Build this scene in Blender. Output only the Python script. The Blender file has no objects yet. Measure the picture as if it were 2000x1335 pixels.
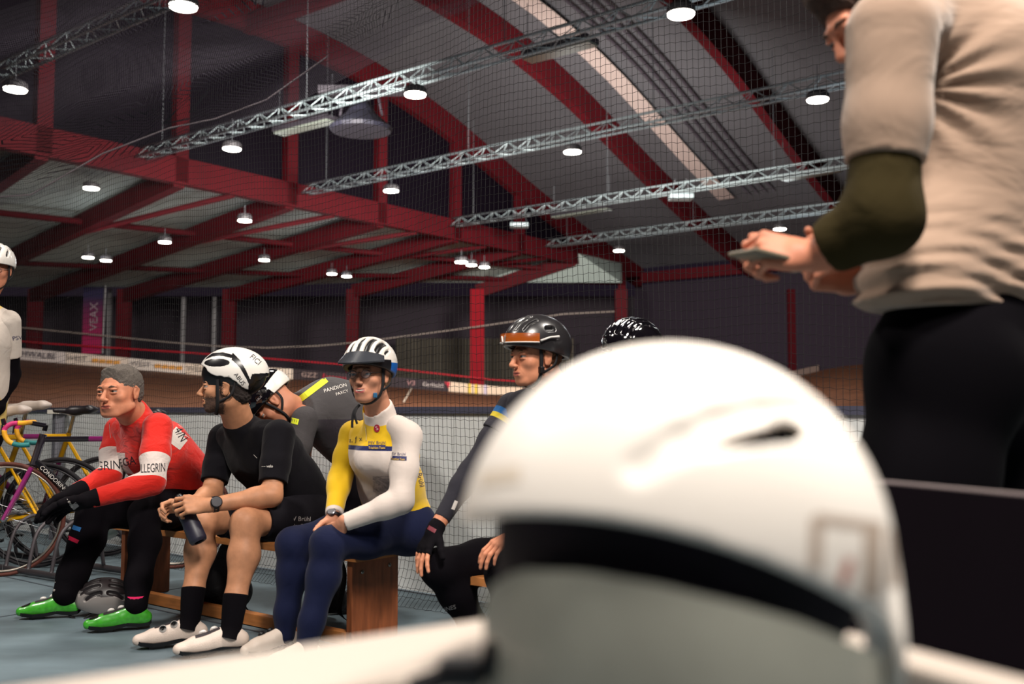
import bpy, bmesh, math, random
import numpy as np
from mathutils import Vector, Matrix
from mathutils.bvhtree import BVHTree
random.seed(7)
PI = math.pi
SC = bpy.context.scene
COL = SC.collection

# ------------------------------------------------------------------ camera
F_PX = 1944.0
CAM = np.array([0.0, 0.0, 0.98])
PITCH = math.atan(131 / F_PX)
cd = bpy.data.cameras.new('camera'); cam = bpy.data.objects.new('camera', cd); COL.objects.link(cam)
cam.location = CAM; cam.rotation_euler = (PI / 2 + PITCH, 0, 0)
cd.sensor_width = 36; cd.lens = F_PX / 2000 * 36
cd.clip_start = .05; cd.clip_end = 300
cd.dof.use_dof = True; cd.dof.focus_distance = 5.0; cd.dof.aperture_fstop = 2.5
SC.camera = cam
SC.view_settings.view_transform = 'Standard'; SC.view_settings.look = 'None'
SC.view_settings.gamma = 1; SC.view_settings.use_curve_mapping = False
SC.view_settings.exposure = 0.0

# ------------------------------------------------------------------ world, hall lights and an added fill light
w = bpy.data.worlds.new('night'); SC.world = w; w.use_nodes = True
w.node_tree.nodes['Background'].inputs[0].default_value = (.62, .42, .72, 1)
w.node_tree.nodes['Background'].inputs[1].default_value = .018

def lamp_light(loc, power, size=1.2, col=(1, .93, .84), target=None):
    l = bpy.data.lights.new('hall_and_fill_light', 'AREA'); l.shape = 'DISK'; l.size = size; l.energy = power; l.color = col
    o = bpy.data.objects.new('hall_and_fill_light', l); COL.objects.link(o); o.location = loc
    t = Vector(target) if target is not None else Vector((loc[0], loc[1], 0))
    o.rotation_euler = (t - Vector(loc)).to_track_quat('-Z', 'Y').to_euler()
    return o
lamp_light((0.9, .3, 5.0), 300, .8, target=(-.6, 3.6, .6))
lamp_light((.35, -.6, 4.4), 110, .7, target=(.25, .7, .9))  # added fill, not a lamp of the hall: brightens the foreground helmet and rail
lamp_light((3.4, 3.4, 6.2), 420, .9, target=(-.4, 4.3, .7))
lamp_light((-4.6, 3.0, 6.0), 260, .9, target=(-1.6, 5.2, .6))
lamp_light((-1.8, 8.2, 6.8), 220, 1., target=(-1.5, 6.5, .3))
lamp_light((-4.5, 19, 6.3), 2100, 2.2, target=(-12, 42, 1))
lamp_light((2.5, 26, 7.0), 2500, 2.2, target=(0, 42, 1))
def omni(loc, power, col=(.9, .95, 1)):
    l = bpy.data.lights.new('roof_light', 'POINT'); l.energy = power; l.color = col; l.shadow_soft_size = .5
    o = bpy.data.objects.new('roof_light', l); COL.objects.link(o); o.location = loc

# ------------------------------------------------------------------ pixels to places
def ray(px, py):
    x, z = (px - 1000) / F_PX, -(py - 667.5) / F_PX
    c, s = math.cos(PITCH), math.sin(PITCH)
    return np.array([x, c - s * z, s + c * z])
def P(px, py, Y):
    r = ray(px, py); return CAM + r * (Y / r[1])
def PZ(px, py, z):
    r = ray(px, py); return CAM + r * ((z - CAM[2]) / r[2])
def nv(a):
    a = np.asarray(a, float); return a / max(1e-9, np.linalg.norm(a))
V_ = nv([.616, .787, 0]); U_ = np.array([-V_[1], V_[0], 0]); Z_ = np.array([0, 0, 1.0])

# ------------------------------------------------------------------ materials
def lin(c):
    return tuple(((x / 255) / 12.92 if x / 255 <= .04045 else ((x / 255 + .055) / 1.055) ** 2.4) for x in c) + (1,)
_mats = {}
class NT:
    def __init__(s, m): s.nt = m.node_tree; s.n = s.nt.nodes; s.l = s.nt.links
    def new(s, t, **kw):
        x = s.n.new(t)
        for k, v in kw.items(): setattr(x, k, v)
        return x
    def math(s, op, a, b=None):
        x = s.new('ShaderNodeMath', operation=op)
        for i, q in enumerate((a, b)):
            if q is None: continue
            if hasattr(q, 'type') and hasattr(q, 'links'): s.l.new(q, x.inputs[i])
            else: x.inputs[i].default_value = q
        return x.outputs[0]
def mat(name, col, rough=.6, metal=0., bump=None, var=None, layers=(), base=(0, 0, 0), emit=None, coat=0, spec=.5, alpha=1, trans=0, wave=None, sheen=0):
    """procedural material; layers = (colour, [(normal, point), ...]) painted where every (p-point).normal > 0"""
    m = bpy.data.materials.new(name); m.use_nodes = True; t = NT(m)
    b = t.n['Principled BSDF']; b.inputs['Roughness'].default_value = rough; b.inputs['Metallic'].default_value = metal
    b.inputs['Specular IOR Level'].default_value = spec
    b.inputs['Coat Weight'].default_value = coat; b.inputs['Alpha'].default_value = alpha
    b.inputs['Transmission Weight'].default_value = trans; b.inputs['Sheen Weight'].default_value = sheen
    tc = t.new('ShaderNodeTexCoord'); co = tc.outputs['Object']
    cn = t.new('ShaderNodeRGB'); cn.outputs[0].default_value = lin(col); c = cn.outputs[0]
    for lc, conds in layers:
        f = None
        for n_, p_ in conds:
            n_ = nv(n_); d = float(np.dot(n_, np.asarray(p_) - np.asarray(base)))
            v = t.new('ShaderNodeVectorMath', operation='DOT_PRODUCT'); t.l.new(co, v.inputs[0]); v.inputs[1].default_value = n_
            g = t.math('GREATER_THAN', v.outputs['Value'], d)
            f = g if f is None else t.math('MULTIPLY', f, g)
        mx = t.new('ShaderNodeMix', data_type='RGBA'); t.l.new(f, mx.inputs[0]); t.l.new(c, mx.inputs[6]); mx.inputs[7].default_value = lin(lc); c = mx.outputs[2]
    if var:
        sc_, amt = var[:2]; nz = t.new('ShaderNodeTexNoise'); nz.inputs['Scale'].default_value = sc_; nz.inputs['Detail'].default_value = 5
        if len(var) > 2:
            mp = t.new('ShaderNodeMapping'); mp.inputs['Scale'].default_value = var[2]; t.l.new(co, mp.inputs[0]); t.l.new(mp.outputs[0], nz.inputs['Vector'])
        else: t.l.new(co, nz.inputs['Vector'])
        r = t.new('ShaderNodeMapRange'); r.inputs['From Min'].default_value = .3; r.inputs['From Max'].default_value = .7
        r.inputs['To Min'].default_value = 1 - amt; r.inputs['To Max'].default_value = 1 + amt; t.l.new(nz.outputs[0], r.inputs[0])
        vm = t.new('ShaderNodeVectorMath', operation='SCALE'); t.l.new(c, vm.inputs[0]); t.l.new(r.outputs[0], vm.inputs['Scale']); c = vm.outputs[0]
    t.l.new(c, b.inputs['Base Color'])
    if bump or wave:
        bp = t.new('ShaderNodeBump')
        if bump:
            nz = t.new('ShaderNodeTexNoise'); nz.inputs['Scale'].default_value = bump[0]; nz.inputs['Detail'].default_value = 3
            nz.inputs['Distortion'].default_value = .6
            if len(bump) > 3:
                mp = t.new('ShaderNodeMapping'); mp.inputs['Scale'].default_value = bump[3]
                t.l.new(co, mp.inputs[0]); t.l.new(mp.outputs[0], nz.inputs['Vector'])
            else: t.l.new(co, nz.inputs['Vector'])
            t.l.new(nz.outputs[0], bp.inputs['Height']); bp.inputs['Strength'].default_value = bump[1]; bp.inputs['Distance'].default_value = bump[2]
        else:
            sc_, st, dist, ax = wave; wv = t.new('ShaderNodeTexWave'); wv.bands_direction = 'X'
            v = t.new('ShaderNodeVectorMath', operation='DOT_PRODUCT'); t.l.new(co, v.inputs[0]); v.inputs[1].default_value = ax
            cx = t.new('ShaderNodeCombineXYZ'); t.l.new(v.outputs['Value'], cx.inputs[0]); t.l.new(cx.outputs[0], wv.inputs['Vector'])
            wv.inputs['Scale'].default_value = sc_; t.l.new(wv.outputs['Fac'], bp.inputs['Height']); bp.inputs['Strength'].default_value = st; bp.inputs['Distance'].default_value = dist
        t.l.new(bp.outputs[0], b.inputs['Normal'])
    if emit:
        b.inputs['Emission Color'].default_value = lin(emit[0]); b.inputs['Emission Strength'].default_value = emit[1]
    return m
def M(key, *a, **k):
    if key not in _mats: _mats[key] = mat(key, *a, **k)
    return _mats[key]

# ------------------------------------------------------------------ objects
def props(o, label=None, cat=None, group=None, kind=None):
    if label: o['label'] = label
    if cat: o['category'] = cat
    if group: o['group'] = group
    if kind: o['kind'] = kind
    return o
def thing(name, label, cat, loc, group=None):
    o = bpy.data.objects.new(name, None); COL.objects.link(o); o.location = [float(x) for x in loc]; o.empty_display_size = .1
    return props(o, label, cat, group)
def link(name, verts, faces, mats, parent=None, smooth=True, base=None, mi=None, label=None):
    """mesh in world coordinates, re-based on its thing's base"""
    if base is None: base = world_base(parent)
    me = bpy.data.meshes.new(name)
    v = np.asarray(verts, float).reshape(-1, 3) - np.asarray(base, float)
    me.from_pydata(v.tolist(), [], faces if isinstance(faces, list) else faces.tolist())
    for m in (mats if isinstance(mats, (list, tuple)) else [mats]): me.materials.append(m)
    if mi is not None: me.polygons.foreach_set('material_index', np.asarray(mi, dtype=np.int32))
    if smooth: me.polygons.foreach_set('use_smooth', np.ones(len(me.polygons), dtype=bool))
    me.validate(); me.update()
    o = bpy.data.objects.new(name, me); COL.objects.link(o)
    if parent is not None: o.parent = parent
    else: o.location = [float(x) for x in base]
    if label: o['label'] = label
    return o
def world_base(p):
    b = np.zeros(3)
    while p is not None: b = b + np.array(p.location); p = p.parent
    return b
def frame_of(d, up=(0, 0, 1)):
    d = nv(d); up = np.asarray(up, float)
    if abs(np.dot(d, nv(up))) > .98: up = np.array([1.0, 0, 0]) if abs(d[0]) < .9 else np.array([0, 1.0, 0])
    s = nv(np.cross(d, up)); return s, nv(np.cross(s, d))
class MB:
    def __init__(s): s.v = []; s.f = []; s.mi = []; s.cur = 0
    def add(s, vs, fs):
        o = len(s.v); s.v += [tuple(map(float, x)) for x in vs]; s.f += [tuple(i + o for i in f) for f in fs]; s.mi += [s.cur] * len(fs); return s
    def box(s, c, size, R=None, bev=0):
        c = np.asarray(c, float); h = np.asarray(size, float) / 2; R = np.eye(3) if R is None else np.asarray(R, float)
        if bev:
            bm = bmesh.new(); bmesh.ops.create_cube(bm, size=1)
            for q in bm.verts: q.co = Vector((q.co.x * h[0] * 2, q.co.y * h[1] * 2, q.co.z * h[2] * 2))
            bmesh.ops.bevel(bm, geom=bm.edges[:], offset=bev, segments=2, affect='EDGES', profile=.5)
            bm.verts.index_update()
            s.add([c + R @ np.array(q.co) for q in bm.verts], [[q.index for q in f.verts] for f in bm.faces]); bm.free(); return s
        vs = [c + R @ (h * np.array([x, y, z])) for x in (-1, 1) for y in (-1, 1) for z in (-1, 1)]
        return s.add(vs, [(0, 1, 3, 2), (4, 6, 7, 5), (0, 4, 5, 1), (2, 3, 7, 6), (0, 2, 6, 4), (1, 5, 7, 3)])
    def bar(s, a, b, w, h, up=(0, 0, 1)):
        a = np.asarray(a, float); b = np.asarray(b, float); sd, u = frame_of(b - a, up); d = nv(b - a)
        R = np.stack([sd, d, u], 1); return s.box((a + b) / 2, (w, np.linalg.norm(b - a), h), R)
    def tube(s, pts, r, n=8, close=False, caps=True):
        pts = [np.asarray(p, float) for p in pts]; m = len(pts); rr = r if hasattr(r, '__len__') else [r] * m
        vs = []; up = np.array([.13, .21, .97])
        for i in range(m):
            if close: d = pts[(i + 1) % m] - pts[i - 1]
            else: d = pts[min(i + 1, m - 1)] - pts[max(i - 1, 0)]
            sd, u2 = frame_of(d, up); up = u2
            for k in range(n):
                a = 2 * PI * k / n; vs.append(pts[i] + rr[i] * (math.cos(a) * sd + math.sin(a) * u2))
        fs = []
        for i in range(m if close else m - 1):
            for k in range(n):
                j = (i + 1) % m; fs.append((i * n + k, j * n + k, j * n + (k + 1) % n, i * n + (k + 1) % n))
        if caps and not close: fs += [tuple(range(n)), tuple(range((m - 1) * n, m * n))]
        return s.add(vs, fs)
    def lathe(s, c, prof, axis=(0, 0, 1), n=20):
        c = np.asarray(c, float); d = nv(axis); a1, a2 = frame_of(d, (.3, .9, .1)); vs = []
        for r, h in prof:
            for k in range(n):
                a = 2 * PI * k / n; vs.append(c + d * h + r * (math.cos(a) * a1 + math.sin(a) * a2))
        m = len(prof); fs = [(i * n + k, (i + 1) * n + k, (i + 1) * n + (k + 1) % n, i * n + (k + 1) % n) for i in range(m - 1) for k in range(n)]
        return s.add(vs, fs + [tuple(range(n)), tuple(range((m - 1) * n, m * n))])
    def sheet(s, grid):
        n, m = len(grid), len(grid[0]); vs = [p for row in grid for p in row]
        return s.add(vs, [(i * m + j, (i + 1) * m + j, (i + 1) * m + j + 1, i * m + j + 1) for i in range(n - 1) for j in range(m - 1)])
    def link(s, name, mats, parent=None, smooth=False, base=None, label=None):
        if parent is None and base is None:
            a = np.array(s.v); base = np.array([a[:, 0].mean(), a[:, 1].mean(), a[:, 2].min()])
        return link(name, s.v, s.f, mats, parent, smooth, base, s.mi if any(s.mi) else None, label)
def struct(o, label=None):
    o['kind'] = 'structure'
    if label: o['label'] = label
    return o

# ------------------------------------------------------------------ smooth-union solids
class Sol:
    def __init__(s): s.ops = []
    def cap(s, a, b, ra, rb=None, k=.02, sub=False):
        s.ops.append(('c', np.asarray(a, float), np.asarray(b, float), ra, ra if rb is None else rb, k, sub)); return s
    def ell(s, c, r, R=None, k=.02, sub=False):
        s.ops.append(('e', np.asarray(c, float), np.asarray(r, float) * np.ones(3), np.eye(3) if R is None else np.asarray(R, float), None, k, sub)); return s
    def cut(s, n, p): s.ops.append(('p', nv(n), np.asarray(p, float), 0, 0, 0, True)); return s
    def ext(s, o, grow=0.):
        for q in o.ops:
            if grow and q[0] == 'c' and not q[6]: q = q[:3] + (q[3] + grow, q[4] + grow) + q[5:]
            elif grow and q[0] == 'e' and not q[6]: q = q[:2] + (q[2] + grow,) + q[3:]
            s.ops.append(q)
        return s
    def bounds(s):
        lo, hi = [], []
        for q in s.ops:
            if q[6]: continue
            if q[0] == 'c': a, b, r = q[1], q[2], max(q[3], q[4]); lo.append(np.minimum(a, b) - r); hi.append(np.maximum(a, b) + r)
            else: r = max(q[2]); lo.append(q[1] - r); hi.append(q[1] + r)
        return np.min(lo, 0), np.max(hi, 0)
    def mesh(s, h):
        lo, hi = s.bounds(); lo = lo - 3 * h - .01; hi = hi + 3 * h + .01
        n = np.ceil((hi - lo) / h).astype(int) + 1
        ax = [np.float32(lo[i] + h * np.arange(n[i])) for i in range(3)]
        Vv = np.full(n, 1.0, np.float32)
        for q in s.ops:
            if q[0] == 'p':
                d = (ax[0] * q[1][0])[:, None, None] + (ax[1] * q[1][1])[None, :, None] + (ax[2] * q[1][2])[None, None, :] - float(np.dot(q[1], q[2]))
                Vv = np.maximum(Vv, d.astype(np.float32)); continue
            if q[0] == 'c': a, b, r = q[1], q[2], max(q[3], q[4]); l, g = np.minimum(a, b) - r, np.maximum(a, b) + r
            else: r = max(q[2]); l, g = q[1] - r, q[1] + r
            k = q[5]; pad = k + 3 * h + .012
            i0 = np.clip(((l - pad - lo) / h).astype(int), 0, n - 1); i1 = np.clip(((g + pad - lo) / h).astype(int) + 2, 1, n)
            if np.any(i1 <= i0): continue
            sl = tuple(slice(i0[i], i1[i]) for i in range(3))
            X = ax[0][sl[0]][:, None, None]; Y = ax[1][sl[1]][None, :, None]; Zz = ax[2][sl[2]][None, None, :]
            if q[0] == 'c':
                ab = b - a; L = max(1e-9, float(ab @ ab))
                t = np.clip(((X - a[0]) * ab[0] + (Y - a[1]) * ab[1] + (Zz - a[2]) * ab[2]) / L, 0, 1)
                d = np.sqrt((X - a[0] - t * ab[0]) ** 2 + (Y - a[1] - t * ab[1]) ** 2 + (Zz - a[2] - t * ab[2]) ** 2) - (q[3] + (q[4] - q[3]) * t)
            else:
                R = q[3]; x, y, z = X - q[1][0], Y - q[1][1], Zz - q[1][2]; rr = q[2]
                A = [(x * R[0, i] + y * R[1, i] + z * R[2, i]) for i in range(3)]
                k0 = np.sqrt(sum((A[i] / rr[i]) ** 2 for i in range(3))); k1 = np.sqrt(sum((A[i] / rr[i] ** 2) ** 2 for i in range(3)))
                d = k0 * (k0 - 1) / np.maximum(k1, 1e-6)
            v = Vv[sl]; k = max(k, 1e-5)
            if q[6]:
                d = -d; hh = np.clip(.5 - .5 * (d - v) / k, 0, 1); Vv[sl] = d * (1 - hh) + v * hh + k * hh * (1 - hh)
            else:
                hh = np.clip(.5 + .5 * (d - v) / k, 0, 1); Vv[sl] = d * (1 - hh) + v * hh - k * hh * (1 - hh)
        return nets(Vv, lo, h)
def nets(Vv, lo, h):
    S = Vv < 0; n = np.array(Vv.shape)
    idx = -np.ones(n - 1, int)
    c = [S[i:n[0] - 1 + i, j:n[1] - 1 + j, k:n[2] - 1 + k] for i in (0, 1) for j in (0, 1) for k in (0, 1)]
    cnt = sum(x.astype(np.int8) for x in c); act = (cnt > 0) & (cnt < 8)
    cells = np.argwhere(act); idx[act] = np.arange(len(cells))
    acc = np.zeros((len(cells), 3)); num = np.zeros(len(cells))
    for a in range(3):
        o1, o2 = [q for q in range(3) if q != a]
        for i in (0, 1):
            for j in (0, 1):
                p = cells.copy(); p[:, o1] += i; p[:, o2] += j; q = p.copy(); q[:, a] += 1
                v0 = Vv[p[:, 0], p[:, 1], p[:, 2]]; v1 = Vv[q[:, 0], q[:, 1], q[:, 2]]; m = (v0 < 0) != (v1 < 0)
                t = np.where(m, v0 / np.where(m, v0 - v1, 1), 0)
                pt = p.astype(float); pt[:, a] += t; acc[m] += pt[m]; num[m] += 1
    vs = lo + h * acc / num[:, None]; fs = []
    for a in range(3):
        o1, o2 = (a + 1) % 3, (a + 2) % 3
        s0 = [slice(1, n[i] - 1) for i in range(3)]; s1 = list(s0); s0[a] = slice(0, n[a] - 1); s1[a] = slice(1, n[a])
        A, B = S[tuple(s0)], S[tuple(s1)]; m = np.argwhere(A != B)
        if not len(m): continue
        inside = A[m[:, 0], m[:, 1], m[:, 2]]; off = np.ones(3, int); off[a] = 0; g = m + off
        def id_(d1, d2):
            q = g.copy(); q[:, o1] += d1; q[:, o2] += d2; return idx[q[:, 0], q[:, 1], q[:, 2]]
        Q = np.stack([id_(-1, -1), id_(0, -1), id_(0, 0), id_(-1, 0)], 1); Q[~inside] = Q[~inside][:, ::-1]
        fs.append(Q)
    return vs, np.concatenate(fs)
def join(parts):
    vs, fs, mi, o = [], [], [], 0
    for p in parts:
        v, f = p[0], p[1]; vs.append(v); fs.append(np.asarray(f) + o); o += len(v)
        m = p[2] if len(p) > 2 else 0; mi.append(np.full(len(f), m) if np.isscalar(m) else m)
    return np.concatenate(vs), np.concatenate(fs), np.concatenate(mi)

# ------------------------------------------------------------------ lettering laid on a surface
def text_mesh(s):
    cu = bpy.data.curves.new('t', 'FONT'); cu.body = s; cu.align_x = 'CENTER'; cu.align_y = 'CENTER'; cu.size = 1; cu.resolution_u = 3
    o = bpy.data.objects.new('t', cu); COL.objects.link(o); dg = bpy.context.evaluated_depsgraph_get(); dg.update()
    me = bpy.data.meshes.new_from_object(o.evaluated_get(dg)); bm = bmesh.new(); bm.from_mesh(me)
    bpy.data.objects.remove(o); bpy.data.curves.remove(cu)
    bmesh.ops.triangulate(bm, faces=bm.faces[:])
    for _ in range(2):
        e = [x for x in bm.edges if x.calc_length() > .22]
        if e: bmesh.ops.subdivide_edges(bm, edges=e, cuts=1); bmesh.ops.triangulate(bm, faces=bm.faces[:])
    bm.verts.index_update()
    v = np.array([q.co[:] for q in bm.verts]); f = [[q.index for q in x.verts] for x in bm.faces]; bm.free(); bpy.data.meshes.remove(me)
    return v, f
def bvh(*ms):
    v, f, _ = join([(m[0], m[1]) for m in ms]); return BVHTree.FromPolygons([tuple(x) for x in v], [tuple(int(i) for i in x) for x in f])
def write(s, c, right, up, size, m, parent, name='lettering', surf=None, off=.002, sx=1.0, out=None):
    v, f = text_mesh(s); right, up = nv(right), nv(up); up = nv(up - right * (up @ right)); out = nv(np.cross(right, up)) if out is None else nv(out)
    pts = [np.asarray(c) + right * q[0] * size * sx + up * q[1] * size for q in v]
    return lay(pts, f, m, parent, name, surf, off, out)
def lay(pts, f, m, parent, name, surf, off, out):
    vs, ok = [], []
    for p in pts:
        if surf is not None:
            hit = surf.ray_cast(Vector(p + out * .15), Vector(-out), .4)
            ok.append(hit[0] is not None); vs.append(np.array(hit[0]) + out * off if ok[-1] else p); continue
        vs.append(p + out * off); ok.append(True)
    f = [q for q in f if all(ok[i] for i in q) and max(np.linalg.norm(vs[i] - vs[j]) - 4 * np.linalg.norm(pts[i] - pts[j]) for i in q for j in q) < .012]
    return link(name, vs, f, m, parent, False)
def patch(c, right, up, w_, h_, m, parent, name, surf, off=.0015, out=None, nx=10, ny=6, round_=False):
    right, up = nv(right), nv(up); out = nv(np.cross(right, up)) if out is None else nv(out); pts = []
    for j in range(ny + 1):
        for i in range(nx + 1):
            x, y = i / nx * 2 - 1, j / ny * 2 - 1
            if round_: x, y = x * math.sqrt(1 - y * y / 2), y * math.sqrt(1 - x * x / 2)
            pts.append(np.asarray(c) + right * x * w_ / 2 + up * y * h_ / 2)
    f = [[j * (nx + 1) + i, j * (nx + 1) + i + 1, (j + 1) * (nx + 1) + i + 1, (j + 1) * (nx + 1) + i] for j in range(ny) for i in range(nx)]
    return lay(pts, f, m, parent, name, surf, off, out)

# ================================================================== THE HALL
A0 = np.array([-9.762, 28.788, 0.0])             # foot of the gable plane; V_ runs along it, U_ leaves the arena through it
def G(t, off, z): return A0 + V_ * t - U_ * off + Z_ * z
RED = M('red_paint', (74, 4, 15), rough=.75, spec=.2, var=(1.5, .12))
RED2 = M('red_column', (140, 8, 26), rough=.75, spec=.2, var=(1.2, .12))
ROOF = M('roof_sheet', (92, 92, 98), rough=.85, spec=.2, wave=(3.2, .6, .05, V_), var=(.35, .12))
ROOF2 = M('side_roof_sheet', (150, 162, 158), rough=.85, spec=.2, wave=(2.5, .6, .06, U_), var=(.4, .14))
DARK = M('night_glass', (14, 8, 18), rough=.6, spec=.08)
STEEL = M("galvanised", (150, 165, 170), rough=.5, metal=.2)
GREY = M('fixture_grey', (88, 92, 98), rough=.5)

floor_m = mat('floor_paint', (98, 113, 121), rough=.55, spec=.35, var=(1.6, .32, (1, 2.2, 1)), bump=(9, .25, .004))
t = NT(floor_m)   # joints of the floor sheets
mb = MB(); mb.sheet([[(-26, -3, 0), (26, -3, 0)], [(-26, 60, 0), (26, 60, 0)]])
struct(mb.link('floor', floor_m, base=(0, 0, 0)), 'blue grey painted infield floor')
mb = MB()
for i, (a, b) in enumerate([(-5.2, .3), (-5.2, 1.9), (-5.2, 3.3)]):
    p = np.array([-.39, 5.1, 0]) - V_ * (0.95 + i * 1.25); mb.bar(p + U_ * -3 + Z_ * .001, p + U_ * 7 + Z_ * .001, .012, .002)
for s_ in (-1, 1.4, 3.8): p = np.array([-.39, 5.1, .001]) + U_ * s_; mb.bar(p - V_ * .3, p - V_ * 4.5, .01, .002)
struct(mb.link('trim_1', M('joint', (58, 66, 74)), base=(0, 0, 0)), 'dark joints between the floor sheets')

# arched main roof
prof = [(.745, 13.36), (3.87, 13.36), (8.06, 12.91), (11.65, 12.05), (16.9, 10.2), (21.6, 8.75), (26.2, 7.55)]
full = [(4.6 - a, z) for a, z in prof[::-1]] + prof
full = [q for i, q in enumerate(full) if i == 0 or q[0] > full[i - 1][0] + .3]
tt = np.linspace(full[0][0], 26.2, 60); zz = np.interp(tt, [a for a, _ in full], [z for _, z in full])
for _ in range(3): zz[1:-1] = (zz[:-2] + zz[1:-1] * 2 + zz[2:]) / 4
mb = MB(); mb.sheet([[G(a, o, z + .45) for o in range(-1, 34, 2)] for a, z in zip(tt, zz)])
struct(mb.link('ceiling', ROOF, smooth=True, base=(0, 0, 0)), 'grey corrugated arched roof')
for off in (0, 6, 12, 18, 24, 30):
    mb = MB(); rows = []
    for i, (a, z) in enumerate(zip(tt, zz)):
        j = min(i + 1, len(tt) - 1); k = max(i - 1, 0); d = nv([tt[j] - tt[k], zz[j] - zz[k]]); nn = np.array([-d[1], d[0]])
        q = [(a + nn[0] * e, z + nn[1] * e) for e in (-.5, .42)]
        rows.append([G(q[0][0], off - .17, q[0][1]), G(q[0][0], off + .17, q[0][1]), G(q[1][0], off + .17, q[1][1]), G(q[1][0], off - .17, q[1][1]), G(q[0][0], off - .17, q[0][1])])
    mb.sheet(rows); struct(mb.link('roof_beam', RED, smooth=False), 'red arched roof beam')
# cross purlin at the crest and eaves wall on the far right
mb = MB(); mb.bar(G(2.3, 0, 13.0), G(2.3, 30, 13.0), .3, .5); struct(mb.link('roof_purlin', RED), 'red ridge purlin across the arches')
mb = MB(); mb.bar(G(26.2, 0, 7.5), G(26.2, 34, 7.5), .3, .5); struct(mb.link('roof_purlin', RED), 'red eaves purlin')
mb = MB(); mb.bar(G(26.6, -.5, 3.6), G(26.6, 34, 3.6), .15, 7.2); struct(mb.link('wall_right', M('dark_cladding', (40, 28, 44), rough=.8, wave=(5, .5, .05, U_)), base=(0, 0, 0)))
mb = MB(); mb.bar(G(10, 2, 12.75) , G(10, 30, 12.75), .12, .12); mb.bar(G(10.4, 2, 12.6), G(10.4, 30, 12.6), .1, .1)
# gable: girder, posts, night-dark glazing
mb = MB(); mb.bar(G(-21, 0, 7.93), G(26.2, 0, 7.93), .3, .78); struct(mb.link('girder', RED), 'deep red girder under the gable glazing')
for i in range(-5, 6):
    a = 4.08 * i; z = float(np.interp(a, tt, zz)); mb = MB(); mb.bar(G(a, 0, 7.6), G(a, 0, z), .3, .42, V_)
    struct(mb.link('gable_post', RED), 'red post between dark gable windows')
wn = 0
for i in range(-5, 6):
    a, b = 4.08 * i + .2, 4.08 * i + 3.9; wn += 1; mb = MB(); qs = np.linspace(a, min(b, 26), 6)
    mb.sheet([[G(q, -.12, 8.2) for q in qs], [G(q, -.12, float(np.interp(q, tt, zz)) + .2) for q in qs]]); struct(mb.link('window_%d' % wn, DARK))

# lower side roof beyond the girder
WX = {-1: -26.3, 0: -21.8 - 4.5, 1: -21.8, 2: -17.6, 3: -12.85, 4: -7.2, 5: -1.6, 6: 5.0}
tops = []
for i in range(-3, 7):
    g = G(4.08 * i, 0, 7.75); wx = WX[i] if i >= 1 else -21.8 - 4.5 * (1 - i)
    wz = 6.1 if i < 4 else 6.3; w_ = np.array([wx, 45, wz]); tops.append((g, w_))
    mb = MB(); mb.bar(g, w_, .34, .6); struct(mb.link('side_roof_beam', RED), 'red sloping beam of the side roof')
    mb = MB(); m1 = g * .62 + w_ * .38
    if i >= 0: mb.tube([g + Z_ * -.2 + V_ * 1.9, m1 - Z_ * .1], .09, 8); struct(mb.link('roof_brace', RED, smooth=True), 'thin red brace under the side roof')
mb = MB(); mb.sheet([[g + Z_ * .42 for g, _ in tops], [w_ + Z_ * .42 for _, w_ in tops]]); struct(mb.link('ceiling_side', ROOF2, base=(0, 0, 0)), 'pale underside of the lower side roof')
for f in (.28, .62):
    mb = MB()
    for (g, w1), (g2, w2) in zip(tops[:-1], tops[1:]):
        mb.tube([g * (1 - f) + w1 * f, g2 * (1 - f) + w2 * f], .11, 6)
    struct(mb.link('roof_purlin', RED, smooth=True), 'thin red purlin under the side roof')
# columns along the outer edge of the track
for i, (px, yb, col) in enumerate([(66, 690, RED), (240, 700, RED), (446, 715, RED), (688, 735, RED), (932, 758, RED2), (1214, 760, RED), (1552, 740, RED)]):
    b = P(px, yb + 6, 45); wpx = .62 if px > 900 and px < 1000 else .55
    mb = MB(); mb.box((b[0], 45, (b[2] + 6.4) / 2), (wpx, .4, 6.4 - b[2])); struct(mb.link('steel_column', col), 'red steel column rising behind the track boards')
# outer wall beyond the stands
WALLB = M('back_wall', (52, 42, 52), rough=.85, var=(.25, .3))
mb = MB(); mb.box((0, 53, 3.5), (70, .3, 7)); struct(mb.link('wall_back', WALLB, base=(0, 53, 0)))
mb = MB(); mb.box((-34, 30, 6.5), (.3, 50, 13)); struct(mb.link('wall_left', WALLB, base=(-34, 30, 0)))
CURT = M('curtain', (112, 104, 92), rough=.9, wave=(2.2, 1, .3, (1, 0, 0)))
mb = MB(); mb.sheet([[(x, 51 + .25 * math.sin(x * 5), z) for x in np.arange(-6, 3.2, .15)] for z in (1.0, 3.2, 4.6)])
props(mb.link('hall_curtain', CURT, smooth=True), 'dull beige pleated curtain hanging behind the bright red column', 'curtain')
mb = MB()
for x, w_, h, z in [(-19.5, .18, 3.6, 3.2), (-15.9, .16, 3.2, 3.2), (-14.4, .16, 3.2, 3.2)]: mb.box((x, 48, z + h / 2), (w_, .15, h))
struct(mb.link('door_1', M('frame_grey', (140, 138, 140)), base=(-17, 48, 3)), 'pale frames in the dark stand')
# terrace behind the boards
mb = MB(); mb.sheet([[(x, 45.6, 1.4 + max(0, (-x) * .085)) for x in np.arange(-32, 30, 2)], [(x, 52.8, 1.6 + max(0, (-x) * .085)) for x in np.arange(-32, 30, 2)]])
struct(mb.link('terrace', M('terrace', (44, 36, 42)), base=(0, 49, 0)), 'dark spectator terrace')

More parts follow.
